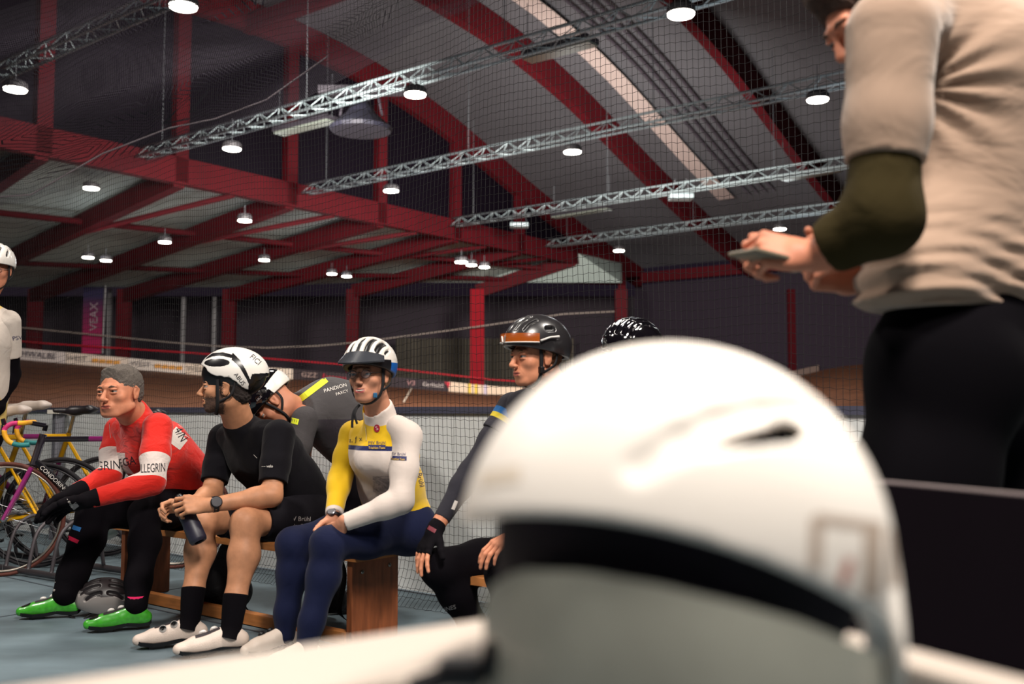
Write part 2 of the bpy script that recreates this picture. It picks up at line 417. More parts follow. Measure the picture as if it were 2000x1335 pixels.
# banked wooden track
bx = [-400, 0, 90, 400, 560, 850, 960, 1200, 1450, 1650, 1800, 2300]
bb = [680, 698, 706, 733, 739, 762, 770, 776, 760, 712, 690, 660]
def ybot(px): return float(np.interp(px, bx, bb))
def trk(px, s):
    f_ = P(px, ybot(px), 44); n_ = np.array([f_[0] * 18 / 44, 18, .5]); q = n_ * (1 - s) + f_ * s; q[2] = .5 + (f_[2] - .5) * s ** 1.5; return q
WOOD = mat('track_wood', (110, 70, 48), rough=.6, spec=.3, var=(1.2, .35, (.25, 3, 9)), wave=(6, .25, .02, (0, .5, .8)))
mb = MB(); mb.sheet([[trk(px, s) for px in np.arange(-400, 2301, 50)] for s in np.linspace(0, 1, 14)])
struct(mb.link('track_bank', WOOD, smooth=True, base=(0, 30, 0)), 'brown wooden banking of the cycling track')
mb = MB(); mb.sheet([[trk(789, s) + np.array([0, -.05, .03]), trk(792, s) + np.array([.0, -.05, .03])] for s in np.linspace(.3, 1, 4)] ) if False else mb.add([trk(787, .62) + Z_ * .03, trk(790, .62) + Z_ * .03, trk(806, 1) + Z_ * .03, trk(802, 1) + Z_ * .03], [(0, 1, 2, 3)])
struct(mb.link('trim_2', M('line_white', (235, 215, 195)), base=(0, 44, 0)), 'white finish line painted across the track')
# advertising boards on the top edge of the bank
hgt = lambda px: float(np.interp(px, [0, 90, 560, 850, 960, 1300, 1700], [22, 22, 20, 20, 16, 12, 12]))
segs = [(-200, 128, (226, 212, 208), 'SCHWALBE', (40, 34, 60), 'white board with dark lettering at the left end of the track boards', 66),
        (128, 250, (236, 218, 204), 'WEST', (120, 112, 112), 'white board with grey and orange lettering beside the magenta banner', 150),
        (250, 362, (236, 222, 212), 'WEST', (120, 112, 112), 'white board above the head of the man in red', 275),
        (362, 572, (240, 220, 202), 'WEST', (128, 120, 116), 'blank white board behind the white aero helmet', 385),
        (572, 770, (52, 38, 44), 'GZZ', (190, 160, 150), 'dark board with red script above the bent rider', 604),
        (770, 876, (48, 34, 42), 'V3', (206, 150, 150), 'dark board with a small badge and white script right of the blue helmet', 803),
        (876, 1020, (236, 210, 184), None, None, 'cream board with yellow stripes under the bright red column', 0),
        (1020, 1600, (120, 100, 92), None, None, 'dull board on the far right of the track edge', 0)]
for a, b, c, s, tc, lab, tp in segs:
    r = thing('advertising_board', lab, 'advertising board', P((a + b) / 2, ybot((a + b) / 2), 44.2), 'advertising boards round the track')
    xs = np.linspace(a + .4, b - .4, max(3, int((b - a) / 30))); mb = MB()
    fr = [[P(x, ybot(x) - hgt(x), 44.05) for x in xs], [P(x, ybot(x) + .5, 44.05) for x in xs]]
    bk = [[p + np.array([0, .12, 0]) for p in q] for q in fr]
    mb.sheet(fr); mb.sheet(bk[::-1]); mb.sheet([bk[0], fr[0]]); mb.link('panel', M('board' + lab[:20] + str(a), c, rough=.7), r)
    def bt(px, dy): return P(px, ybot(px) - hgt(px) * dy, 43.98)
    if s:
        rt = bt(tp + 10, .5) - bt(tp, .5); write(s, bt(tp, .52), rt, (0, 0, 1), .30 if s != 'SCHWALBE' else .34, M('ink' + str(a), tc), r, out=np.array([0, -1, 0]), off=.02, sx=1.15)
    if a in (128, 250):
        mb = MB()
        for k in range(4): q = bt(a + 58 + 14 * k, .5); mb.box(q, (.26, .03, .16))
        mb.link('orange_letters', M('orange_ink', (240, 170, 80)), r)
    if a == 572:
        write('Espresso', bt(653, .5), bt(663, .5) - bt(653, .5), (0, 0, 1), .3, M('red_ink', (200, 22, 50)), r, out=np.array([0, -1, 0]), off=.02)
    if a == 770:
        write('Garibaldi', bt(846, .5), bt(856, .5) - bt(846, .5), (0, 0, 1), .26, M('white_ink', (230, 215, 210)), r, out=np.array([0, -1, 0]), off=.02)
        mb = MB(); mb.add([bt(868, .95), bt(880, .95), bt(876, .3)], [(0, 1, 2)]); mb.link('red_corner', M('red_ink', (200, 22, 50)), r)
    if a == 876:
        mb = MB()
        for k in (917, 930): q = bt(k, .5); mb.box(q, (.12, .03, .42))
        mb.link('yellow_stripe', M('yel_ink', (236, 200, 60)), r)
        mb = MB(); q = bt(948, .5); mb.box(q, (.14, .03, .42)); mb.link('lilac_stripe', M('lilac_ink', (206, 190, 210)), r)
mb = MB(); mb.tube([P(x, y, 44.6) for x, y in [(-100, 655), (100, 671), (300, 684), (450, 694), (600, 706), (780, 721), (960, 741), (1050, 747)]], .04, 6)
props(mb.link('safety_rail', M('rail_red', (190, 20, 40)), smooth=True), 'thin red rail running above the track boards', 'rail')
mb = MB(); mb.tube([P(x, y, 44.5) for x, y in [(-100, 628), (60, 641), (200, 655), (330, 668), (430, 676), (520, 679), (620, 675), (700, 668), (800, 655), (930, 638), (1100, 613), (1200, 608)]], .032, 6)
props(mb.link('stand_cable', M('cable_grey', (150, 138, 130)), smooth=True), 'long sagging pale cable strung across the far stand', 'cable')
# magenta banner
r = thing('hanging_banner', 'tall banner, magenta at the foot and dark blue above, left of the stand', 'banner', P(186, 690, 44.8))
a, b = P(160, 690, 44.8), P(203, 560, 44.8)
gm = mat('banner_cloth', (150, 12, 70), rough=.8); tt_ = NT(gm); tc = tt_.new('ShaderNodeTexCoord'); sp = tt_.new('ShaderNodeSeparateXYZ'); tt_.l.new(tc.outputs['Object'], sp.inputs[0])
cr = tt_.new('ShaderNodeValToRGB'); cr.color_ramp.elements[0].color = lin((176, 10, 80)); cr.color_ramp.elements[1].color = lin((34, 26, 66)); cr.color_ramp.elements[1].position = .85
mr = tt_.new('ShaderNodeMapRange'); mr.inputs['From Min'].default_value = 0; mr.inputs['From Max'].default_value = float(b[2] - a[2]); tt_.l.new(sp.outputs[2], mr.inputs[0]); tt_.l.new(mr.outputs[0], cr.inputs[0]); tt_.l.new(cr.outputs[0], tt_.n['Principled BSDF'].inputs['Base Color'])
mb = MB(); mb.box(((a[0] + b[0]) / 2, 44.8, (a[2] + b[2]) / 2), (b[0] - a[0], .04, b[2] - a[2])); mb.link('cloth', gm, r)
write('VEAX', P(184, 618, 44.75), (0, 0, 1), (-1, 0, 0), .52, M('banner_ink', (160, 140, 150)), r, out=np.array([0, -1, 0]), off=.02)
mb = MB(); mb.tube([P(200, 690, 44.75), P(206, 556, 44.75)], .04, 6); mb.link('pole', M('frame_grey', (140, 138, 140)), r)

# lighting trusses (run along U_)
def truss(t_, z, o1, o2, lab):
    r = thing('lighting_truss', lab, 'truss', G(t_, (o1 + o2) / 2, z), 'lighting trusses under the arched roof')
    cs = [(-.17, 0), (.17, 0), (0, .3)]
    mb = MB()
    for a, b in cs: mb.tube([G(t_ + a, o1, z + b), G(t_ + a, o2, z + b)], .035, 6)
    mb.link('chord', STEEL, r, smooth=True, label='three long pale tubes')
    mb = MB(); n = int((o2 - o1) / .4)
    for i in range(n):
        a = o1 + (o2 - o1) * i / n; b = o1 + (o2 - o1) * (i + 1) / n
        for (p, q), (p2, q2) in ((cs[0], cs[2]), (cs[1], cs[2]), (cs[0], cs[1])):
            if i % 2: p, q, p2, q2 = p2, q2, p, q
            mb.tube([G(t_ + p, a, z + q), G(t_ + p2, b, z + q2)], .014, 4, caps=False)
    mb.link('lattice', STEEL, r, smooth=True)
    for o in np.arange(o1 + 1, o2, 6):
        zt = float(np.interp(t_, tt, zz)); mb = MB(); mb.tube([G(t_, o, z + .3), G(t_, o, zt)], .012, 4); mb.link('hanger', GREY, r)
for t_, o1, o2, lab in [(-7.1, 2.5, 22, 'pale lighting truss crossing the top left corner'), (-1.4, .3, 20, 'pale lighting truss running to the top centre of the hall'),
                        (4.5, .3, 24, 'pale lighting truss below the topmost, meeting the standing man at his shoulder'),
                        (11.8, .3, 24, 'pale lighting truss passing behind the olive sleeve'), (18.0, .3, 22, 'lowest and farthest pale lighting truss')]:
    truss(t_, 8.0, o1, o2, lab)

# round ceiling lamps
EM = mat('lamp_glow', (255, 250, 240), emit=((255, 246, 232), 22)); HOUS = M('lamp_housing', (60, 58, 62), rough=.5)
lamps = [(358, 12, 'largest round lamp at the top edge, against the dark glazing'), (30, 174, 'round lamp in the top left, below the first truss'), (453, 290, 'round lamp alone on dark glass left of the long heater'),
         (178, 367, 'round lamp under the side roof at far left'), (322, 472, 'round lamp on the sloping beam above the man in red'), (172, 502, 'left one of the low lamp pair above the magenta banner'),
         (207, 508, 'right one of the low lamp pair above the magenta banner'), (478, 430, 'round lamp against the third sloping beam'), (516, 507, 'round lamp above the white aero helmet'),
         (648, 534, 'left one of the lamp pair above the grey jersey'), (677, 539, 'right one of the lamp pair above the grey jersey'), (764, 372, 'round lamp beside the gable post above the woman'),
         (811, 184, 'bright round lamp hanging at the first arched beam'), (1118, 296, 'round lamp on the plain roof between two arched beams'), (1330, 27, 'brightest round lamp at the top, beside the third arched beam'),
         (1597, 194, 'round lamp left of the beige sleeve'), (1523, 447, 'round lamp just above the hand with the phone'), (1209, 489, 'small round lamp low on the roof above the glossy black helmet'),
         (901, 511, 'brightest of the three low lamps above the black helmet'), (921, 517, 'dimmest, middle one of the three low lamps above the black helmet'), (946, 521, 'right one of the three low lamps above the black helmet')]
for i, (px, py, lab) in enumerate(lamps):
    low_ = px < 1000 and py > 425; c = PZ(px, py, 5.9 if low_ else 7.5); R_ = (.19 if low_ else .24) * (1.2 if i == 18 else 1)
    r = thing('ceiling_lamp', lab, 'ceiling lamp', c, 'round ceiling lamps')
    mb = MB(); mb.lathe(c, [(R_ * .8, .16), (R_, .1), (R_, 0)], n=20); mb.link('housing', HOUS, r)
    mb = MB(); mb.lathe(c, [(R_ * .93, -.004), (R_ * .9, -.03)], n=20); mb.link('diffuser', EM, r)
    mb = MB(); mb.tube([c + Z_ * .16, c + Z_ * (.4 if low_ else .75)], .008, 5); mb.link('suspension_rod', GREY, r)
    if c[1] < 46: 
        if i in (0, 4, 5, 7, 8, 9, 11, 12, 13, 14, 15, 16, 17, 18): omni(c - Z_ * (.3 if low_ else .9), 80 if low_ else 60 if i == 18 else 75 if i in (14, 15, 16) else 30)
# radiant heaters
HR = M('heater_reflector', (150, 160, 150), rough=.35, metal=.5)
for (x1, y1, x2, y2, lab) in [(545, 262, 648, 236, 'long heater on the dark glazing between two trusses'), (1030, 118, 1158, 84, 'long heater at the top hanging beside the second arch'), (1082, 425, 1190, 408, 'long dark heater under the fourth truss'),
                              (1530, 352, 1640, 332, 'long dark heater left of the olive sleeve'), (232, 352, 305, 335, 'heater under the side roof left of the girder end'), (772, 475, 850, 462, 'dark heater below the fourth truss near the gable post')]:
    a, b = PZ(x1, y1, 8.1), PZ(x2, y2, 8.1); r = thing('radiant_heater', lab, 'heater', (a + b) / 2, 'radiant heaters under the roof')
    mb = MB(); mb.bar(a + Z_ * .08, b + Z_ * .08, .45, .12); mb.link('casing', M('heater_dark', (48, 44, 52)), r)
    mb = MB(); mb.bar(a, b, .34, .05); mb.link('reflector', HR, r)
    mb = MB()
    for q in (a, b): mb.tube([q + Z_ * .1, q + Z_ * 1.2], .01, 4)
    mb.link('hanger', GREY, r)
for (px, py, z, s_, lab) in [(1330, 385, 7.9, .55, 'small pale box fitting on the second arch'), (1014, 440, 7.9, .5, 'small pale box fitting in front of the fourth gable window')]:
    c = PZ(px, py, z); r = thing('ventilation_unit', lab, 'ceiling fitting', c)
    mb = MB(); mb.box(c, (s_ * 1.4, s_, .16), bev=.03); mb.link('casing', STEEL, r)
    mb = MB(); [mb.tube([c + np.array([q, 0, .08]), c + np.array([q * .6, 0, .6])], .015, 4) for q in (-.3, .3)]; mb.link('hanger', GREY, r)
c = PZ(705, 250, 7.6); r = thing('scoreboard_projector', 'dark projector rig with flared shade hanging from the second truss', 'projector', c)
mb = MB(); mb.lathe(c, [(.2, .6), (.35, .35), (.75, .0), (.7, -.08)], n=18); mb.link('shade', M('shade_blue', (22, 22, 36)), r)
mb = MB(); [mb.tube([c + np.array([q, 0, .3]), c + np.array([q * .7, 0, 1.0])], .03, 5) for q in (-.5, -.15, .2, .5)]; mb.bar(c + np.array([-1, 0, .9]), c + np.array([1, 0, .9]), .3, .18); mb.link('mount', M('heater_dark', (48, 44, 52)), r)

# cable ladders that run beside the arches (dark thin lines on the roof)
mb = MB()
for q in (0, .35, .7, 1.05):
    mb.tube([G(a, 8.7 + q, float(np.interp(a, tt, zz)) + .3) for a in np.linspace(2, 20, 14)], .05, 5)
props(mb.link('cable_tray', M('tray_dark', (60, 54, 64)), smooth=True), 'four dark parallel cable runs along the roof between second and third arches', 'cable tray')
mb = MB(); mb.sheet([[G(a, 7.4, float(np.interp(a, tt, zz)) + .2), G(a, 8.1, float(np.interp(a, tt, zz)) + .2)] for a in np.linspace(2, 20, 14)])
props(mb.link('roof_skylight', M('pale_strip', (176, 160, 156), rough=.8)), 'pale strip along the roof beside the second arch', 'roof strip')

# ------------------------------------------------------------------ infield fence and safety net
N0 = np.array([-.39, 5.1, 0.])
def NP(s, z, d=0.): return N0 + U_ * s + V_ * d + Z_ * z
r = thing('infield_fence', 'low pale grey fence with a dark top rail behind the riders', 'fence', NP(2.5, 0, .16))
FEN = M('fence_panel', (212, 214, 214), rough=.6, var=(2.5, .08))
for k in range(-3, 6):
    mb = MB(); mb.bar(NP(k * 2 + .003, .49, .16), NP(k * 2 + 1.997, .49, .16), .04, .95); mb.link('panel', FEN, r)
mb = MB(); mb.bar(NP(-6, .975, .16), NP(12, .975, .16), .07, .035); mb.link('top_rail', M('rail_dark', (66, 66, 84)), r)
for s_ in (-.42, 3.95):
    mb = MB(); mb.bar(NP(s_, .0, .08), NP(s_, .95, .08), .05, .07, V_); mb.link('post', M('post_grey', (104, 104, 112)), r)
    mb = MB(); mb.box(NP(s_, .96, .08), (.12, .12, .03)); mb.link('post_cap', M('post_cap', (196, 190, 180)), r)

def netting(s0, s1, z0, z1, cw, ch, rad, wob, d0=0.):
    vs, fs = [], []; rng = np.random.RandomState(3)
    S = np.arange(s0, s1, cw); Zs = np.arange(z0, z1, ch); ph = rng.rand(8) * 6
    def disp(s, z):
        o = .035 * np.sin(s * 1.3 + ph[0]) + .02 * np.sin(s * 3.1 + z * .7 + ph[1]) + .012 * np.sin(z * 2.3 + s + ph[2])
        sag = .02 * np.sin(s * 1.9 + ph[3]) * np.clip(z, 0, 3) + .012 * np.sin(s * 7 + z * 2 + ph[4])
        fl = .16 * np.exp(-z * 9)                      # foot of the net spreads on the floor
        return s + .012 * np.sin(z * 1.7 + s * 2.2 + ph[5]), z + sag * np.clip(z * 4, 0, 1), o - fl
    def lines(P0):                                     # P0: (n, m, 3) polylines
        n, m, _ = P0.shape; d = np.gradient(P0, axis=1); d /= np.linalg.norm(d, axis=2, keepdims=True)
        a = np.cross(d, V_); a /= np.linalg.norm(a, axis=2, keepdims=True); b = np.cross(d, a)
        ring = np.stack([P0 + rad * (math.cos(q) * a + math.sin(q) * b) for q in (0, 2.09, 4.19)], 2); o = sum(len(x) for x in vs)
        vs.append(ring.reshape(-1, 3)); I = np.arange(n * m * 3).reshape(n, m, 3) + o
        for k in range(3): fs.append(np.stack([I[:, :-1, k], I[:, 1:, k], I[:, 1:, (k + 1) % 3], I[:, :-1, (k + 1) % 3]], -1).reshape(-1, 4))
    zz_ = np.concatenate([np.arange(z0, min(z1, 1.2), ch), np.arange(1.2, z1, ch * 2.5)])
    s_, z_ = np.meshgrid(S, zz_, indexing='ij'); zig = 0 * wob * ((np.arange(len(zz_)) % 2) - .5)[None, :] * ((np.arange(len(S)) % 2) * 2 - 1)[:, None]
    a, b, c = disp(s_ + zig, z_); lines(N0 + U_ * a[..., None] + V_ * (c + d0)[..., None] + Z_ * b[..., None])
    s2 = np.arange(s0, s1, cw); s_, z_ = np.meshgrid(s2, Zs, indexing='ij'); s_, z_ = s_.T, z_.T
    sagz = -.12 * ch * (np.arange(len(s2)) % 2)[None, :]
    a, b, c = disp(s_, z_ + sagz); lines(N0 + U_ * a[..., None] + V_ * (c + d0)[..., None] + Z_ * np.maximum(b, .004)[..., None])
    return np.concatenate(vs), np.concatenate(fs)
v, f = netting(-3.4, 6.2, .006, 4.9, .027, .040, .0011, .002)
NET = M('net_cord', (10, 7, 11), rough=.9)
o = link('safety_net', v, f, NET, None, True, base=NP(1, 0)); props(o, 'black knotted safety net hanging behind the bench and rising out of view', 'net')

# gathered spare netting drawn up at the top left
dm = mat('gathered_net', (44, 38, 50), rough=.9); q = NT(dm); tc = q.new('ShaderNodeTexCoord'); pr = q.n['Principled BSDF']
def stripe(axis, sc_):
    v_ = q.new('ShaderNodeVectorMath', operation='DOT_PRODUCT'); q.l.new(tc.outputs['Object'], v_.inputs[0]); v_.inputs[1].default_value = axis
    return q.math('LESS_THAN', q.math('FRACT', q.math('MULTIPLY', v_.outputs['Value'], sc_)), .2)
q.l.new(q.math('MAXIMUM', stripe((1, .2, .3), 55), stripe((-.2, .1, 1), 55)), pr.inputs['Alpha'])
edge = [(-120, 420), (60, 392), (180, 352), (300, 318), (420, 262), (560, 210), (680, 150), (770, 100), (810, 55), (900, 24), (1010, -40)]
top = [(-140, 60), (0, 20), (120, -20), (240, -60), (360, -100), (460, -120), (560, -150), (640, -170), (720, -200), (820, -220), (930, -240)]
rows = []
for k in range(13):
    f_ = k / 12; rows.append([P(a[0] * (1 - f_) + b[0] * f_, a[1] * (1 - f_) + b[1] * f_, 9.5 + .5 * math.sin(i * .9 + k * .5) + .4 * math.sin(k * 1.1)) for i, (a, b) in enumerate(zip(edge, top))])
mb = MB(); mb.sheet(rows); props(mb.link('gathered_net', dm, smooth=True), 'fine grey netting draped in swags across the top left', 'net')
mb = MB(); mb.tube([P(x, y, 9.4) for x, y in [(-100, 392), (60, 380), (200, 300), (330, 250), (420, 232), (520, 195), (640, 110)]], .008, 5)
props(mb.link('net_cord', M('cord_grey', (120, 110, 116)), smooth=True), 'thin cord sagging across the draped netting at top left', 'cord')

# ================================================================== PEOPLE
def axes(f, u):
    """head frame: columns are left, forward, up"""
    f = nv(f); u = nv(np.asarray(u) - f * np.dot(u, f)); l = np.cross(u, f); return np.stack([l, f, u], 1)
SKIN = lambda n, c, **k: M('skin_' + n, c, rough=.55, spec=.3, bump=(140, .12, .002), **k)
def head_sol(c, R, neck, sc=1., jaw=1., nose=1., neckr=.056, brow=1., open_=0, slim=1., smile=0.):
    s = Sol(); q = lambda x, y, z: c + R @ (np.array([x * slim, y, z]) * sc)
    E = lambda p, r, k=.02, sub=False: s.ell(q(*p), np.array(r) * sc * np.array([slim, 1, 1]), R, k, sub)
    C = lambda a, b, ra, rb=None, k=.015, sub=False: s.cap(q(*a), q(*b), ra * sc, None if rb is None else rb * sc, k, sub)
    E((0, -.018, .032), (.074, .094, .083))
    E((0, .022, -.022), (.061, .066, .078), .03)
    E((0, .03, -.066), (.05 * jaw, .048, .036), .025)
    E((0, .066, -.098), (.022 * jaw, .017, .015), .02)
    for x in (-1, 1):
        E((x * .041, .058, -.024), (.021, .021, .018), .022)
        C((x * .052 * jaw, .0, -.062), (x * .024 * jaw, .055, -.094), .014, .014, .025)
    C((-.036, .079, .019), (0, .088, .018), .0085 * brow, None, .014); C((.036, .079, .019), (0, .088, .018), .0085 * brow, None, .014)
    for x in (-1, 1): E((x * .031, .104, -.001), (.018, .014, .0105), .010, True)
    C((0, .089, .008), (0, .110 * (1 + .04 * (nose - 1)), -.034), .0062, .0108 * nose, .008)
    for x in (-1, 1): E((x * .0115, .101, -.038), (.0082, .010, .0075), .005)
    E((0, .076, -.066), (.027, .019, .021), .016)
    C((-.021, .0875, -.063), (0, .0945, -.0615), .0032, .0042, .005); C((.021, .0875, -.063), (0, .0945, -.0615), .0032, .0042, .005)
    C((-.015, .0885, -.0725), (.015, .0885, -.0725), .0046, None, .005)
    C((-.027, .0885, -.0655 + .003 * smile), (0, .0945, -.0680), .0014 + .003 * open_, None, .003, True); C((.027, .0885, -.0655 + .003 * smile), (0, .0945, -.0680), .0014 + .003 * open_, None, .003, True)
    for x in (-1, 1):
        E((x * .031, .0820, .0080), (.0158, .0125, .0060), .003)          # upper lid
        E((x * .031, .0800, -.0088), (.0155, .0118, .0050), .004)         # lower lid
        C((x * .020, .098, -.048), (x * .034, .082, -.070), .0016, .001, .006, True)
        # ear
        e = Sol()
        E((x * .077, -.004, -.004), (.0075, .018, .031), .004); C((x * .080, -.016, .012), (x * .0815, .006, .022), .005, .004, .003)
        C((x * .080, -.018, .008), (x * .078, -.008, -.024), .0048, .004, .003); E((x * .078, .004, -.026), (.005, .007, .009), .004)
        E((x * .087, .000, -.002), (.006, .009, .014), .003, True)
    s.cap(q(0, -.03, -.05), neck, neckr, neckr * 1.12, .03)
    return s, q
def hairy(S, h, c, amt=.003, fr=150.):
    v, f = S.mesh(h); n = v - c; n /= np.linalg.norm(n, axis=1, keepdims=True); rs = np.random.RandomState(2)
    a = np.sin(v[:, 0] * fr + 3 * np.sin(v[:, 2] * 60)) * np.sin(v[:, 1] * fr * .8 + 2 * np.sin(v[:, 0] * 70)) * np.sin(v[:, 2] * fr * .9 + 1)
    return v + n * (amt * (a + rs.uniform(-.5, .5, len(v))))[:, None], f
def face_parts(c, R, sc, parent, gaze=(0, 0), browcol=(60, 44, 36), iris=(66, 60, 54), white=(150, 140, 134), browr=.0032, slim=1.):
    q = lambda x, y, z: c + R @ (np.array([x * slim, y, z]) * sc)
    for x in (-1, 1):
        s = q(x * .031, .0775, .0); d = nv(R @ np.array([gaze[0], 1, gaze[1]]))
        mb = MB(); bm = bmesh.new(); bmesh.ops.create_uvsphere(bm, u_segments=16, v_segments=10, radius=.0122 * sc)
        mb.add([s + np.array(v.co) for v in bm.verts], [[v.index for v in f.verts] for f in bm.faces]); bm.free()
        e = mb.link('eyeball', M('eye_white%s' % (white,), white, rough=.25), parent, True)
        mb = MB(); mb.lathe(s + d * .0108 * sc, [(.0056 * sc, 0), (.0054 * sc, .0012 * sc), (.0026 * sc, .0019 * sc)], d, 14); mb.link('iris', M('iris%s' % (iris,), iris, rough=.2), e, True)
        mb = MB(); mb.tube([q(x * .014, .0925, .0165), q(x * .028, .0935, .0215), q(x * .045, .082, .0175)], [browr * .9 * sc, browr * 1.15 * sc, browr * .5 * sc], 6)
        mb.link('eyebrow', M('brow%s' % (browcol,), browcol, rough=.9), parent, True)
def lipmask(v, f, c, R, sc, extra=None):
    """face indices: 1 = lips, 2 = hair or stubble painted on the skin"""
    ct = v[f].mean(1); l = (ct - c) @ R / sc
    m = np.zeros(len(f), int)
    if extra is not None: m[extra(l)] = 2
    m[(abs(l[:, 0]) < .022 - abs(l[:, 2] + .067) * .6) & (l[:, 1] > .083) & (l[:, 2] > -.077) & (l[:, 2] < -.0595)] = 1
    return m
def hand_sol(w, d, n, side, curl=(.3, .4, .3), spread=.1, s=1., grow=0., thumb=(.75, .35), fingers=4, curls=None, flen=1., only=None):
    """w wrist, d towards the fingers, n the way the palm faces, side +1/-1 gives the thumb's side (cross(d, n) * side)"""
    d = nv(d); n = nv(np.asarray(n) - d * np.dot(n, d)); t = np.cross(d, n) * side; S = Sol(); L = s
    kn = []
    for i, (x, ln) in enumerate([(.031, .086), (.010, .090), (-.011, .086), (-.030, .078)]):
        a = w + t * x * .45 * L; b = w + d * ln * L + t * x * L - n * .004; kn.append(b)
        S.cap(a, b, (.0135 + grow) * L, (.0105 + grow) * L, .012)
    S.ell(w + d * .045 * L + n * .004, np.array([.034 + grow, .04, .014 + grow]) * L, np.stack([t, d, n], 1), .012)
    S.cap(w - d * .02 * L, w + d * .03 * L, (.024 + grow) * L, (.02 + grow) * L, .015)
    tips = []
    for i, b in enumerate(kn):
        cu = curls[i] if curls is not None else curl
        lens = [(.042, .026, .021), (.047, .03, .022), (.043, .028, .022), (.033, .021, .019)][i]; ang = 0; p = b; sp = (1.5 - i) * spread
        dd0 = nv(d + t * sp); r = .0090 if i < 3 else .0078
        for j in range(3):
            ang += cu[j]; dd = dd0 * math.cos(ang) + n * math.sin(ang); e = p + dd * lens[j] * L * flen
            S.cap(p, e, (r - j * .0009 + grow) * L, (r - (j + 1) * .0009 + grow) * L, .004); p = e
        tips.append(p)
    a = w + d * .022 * L + t * .018 * L + n * .006; td = nv(d * .75 + t * thumb[0] + n * thumb[1]); b = a + td * .042 * L
    td2 = nv(td + d * .35 + n * .15); c2 = b + td2 * .033 * L; td3 = nv(td2 + d * .15 + n * .25)
    S.cap(a, b, (.015 + grow) * L, (.0115 + grow) * L, .012).cap(b, c2, (.0112 + grow) * L, (.0098 + grow) * L, .004).cap(c2, c2 + td3 * .025 * L, (.0098 + grow) * L, (.0078 + grow) * L, .003)
    return S
def arm_sol(sh, el, wr, r=(.050, .040, .040, .027), k=.03):
    s = Sol(); sh, el, wr = map(np.asarray, (sh, el, wr)); m = sh * .5 + el * .5; f = el * .75 + wr * .25
    s.cap(sh, m, r[0] * 1.08, r[0], k).cap(m, el, r[0], r[1], k).cap(el, f, r[1] * .98, r[2], k).cap(f, wr, r[2], r[3], k); return s
def leg_sol(hip, kn, an, r=(.088, .058, .056, .036), back=None, k=.04):
    s = Sol(); hip, kn, an = map(np.asarray, (hip, kn, an)); m = hip * .45 + kn * .55; back = nv(V_) if back is None else nv(back)
    cf = kn * .68 + an * .32 + back * .014
    s.cap(hip, m, r[0], r[0] * .86, k).cap(m, kn, r[0] * .82, r[1], k).cap(kn, cf, r[1] * .86, r[2], k).cap(cf, kn * .25 + an * .75, r[2], r[3] * 1.1, k).cap(kn * .25 + an * .75, an, r[3] * 1.05, r[3], k)
    return s
def torso_sol(pel, che, nb, sl, sr, hl, hr, w=(.115, .112, .12), sh=None, k=.06):
    s = Sol(); pel, che, nb, sl, sr, hl, hr = map(np.asarray, (pel, che, nb, sl, sr, hl, hr))
    lat = nv(sl - sr); wa = pel * .55 + che * .45; sh = sh or (.055 if w[2] > .11 else .040)
    s.cap(hl, hr, w[0] * .9, None, k)
    for q in (-1, 1):
        s.cap(pel + lat * .05 * q, wa + lat * .045 * q, w[0], w[1], k)
        s.cap(wa + lat * .045 * q, che + lat * .06 * q, w[1], w[2], k)
        s.cap(che + lat * .06 * q, (sl if q > 0 else sr) * .6 + nb * .4 - (nb - che) * .1, w[2] * .95, sh, k)
    s.cap(sl, sr, sh, None, k).cap(che, nb, w[2] * .8, sh + .008, k)
    return s
def tubes(parent, name, paths, r, m, n=6, flat=None):
    for p in paths:
        mb = MB(); mb.tube(p, r, n); mb.link(name, m, parent, True)
def spline(pts, n=10):
    pts = [np.asarray(p, float) for p in pts]; out = []; P_ = [pts[0]] + pts + [pts[-1]]
    for i in range(1, len(P_) - 2):
        for j in range(n):
            t = j / n; a, b, c, d = P_[i - 1:i + 3]
            out.append(.5 * (2 * b + (c - a) * t + (2 * a - 5 * b + 4 * c - d) * t * t + (3 * b - a - 3 * c + d) * t ** 3))
    return out + [pts[-1]]
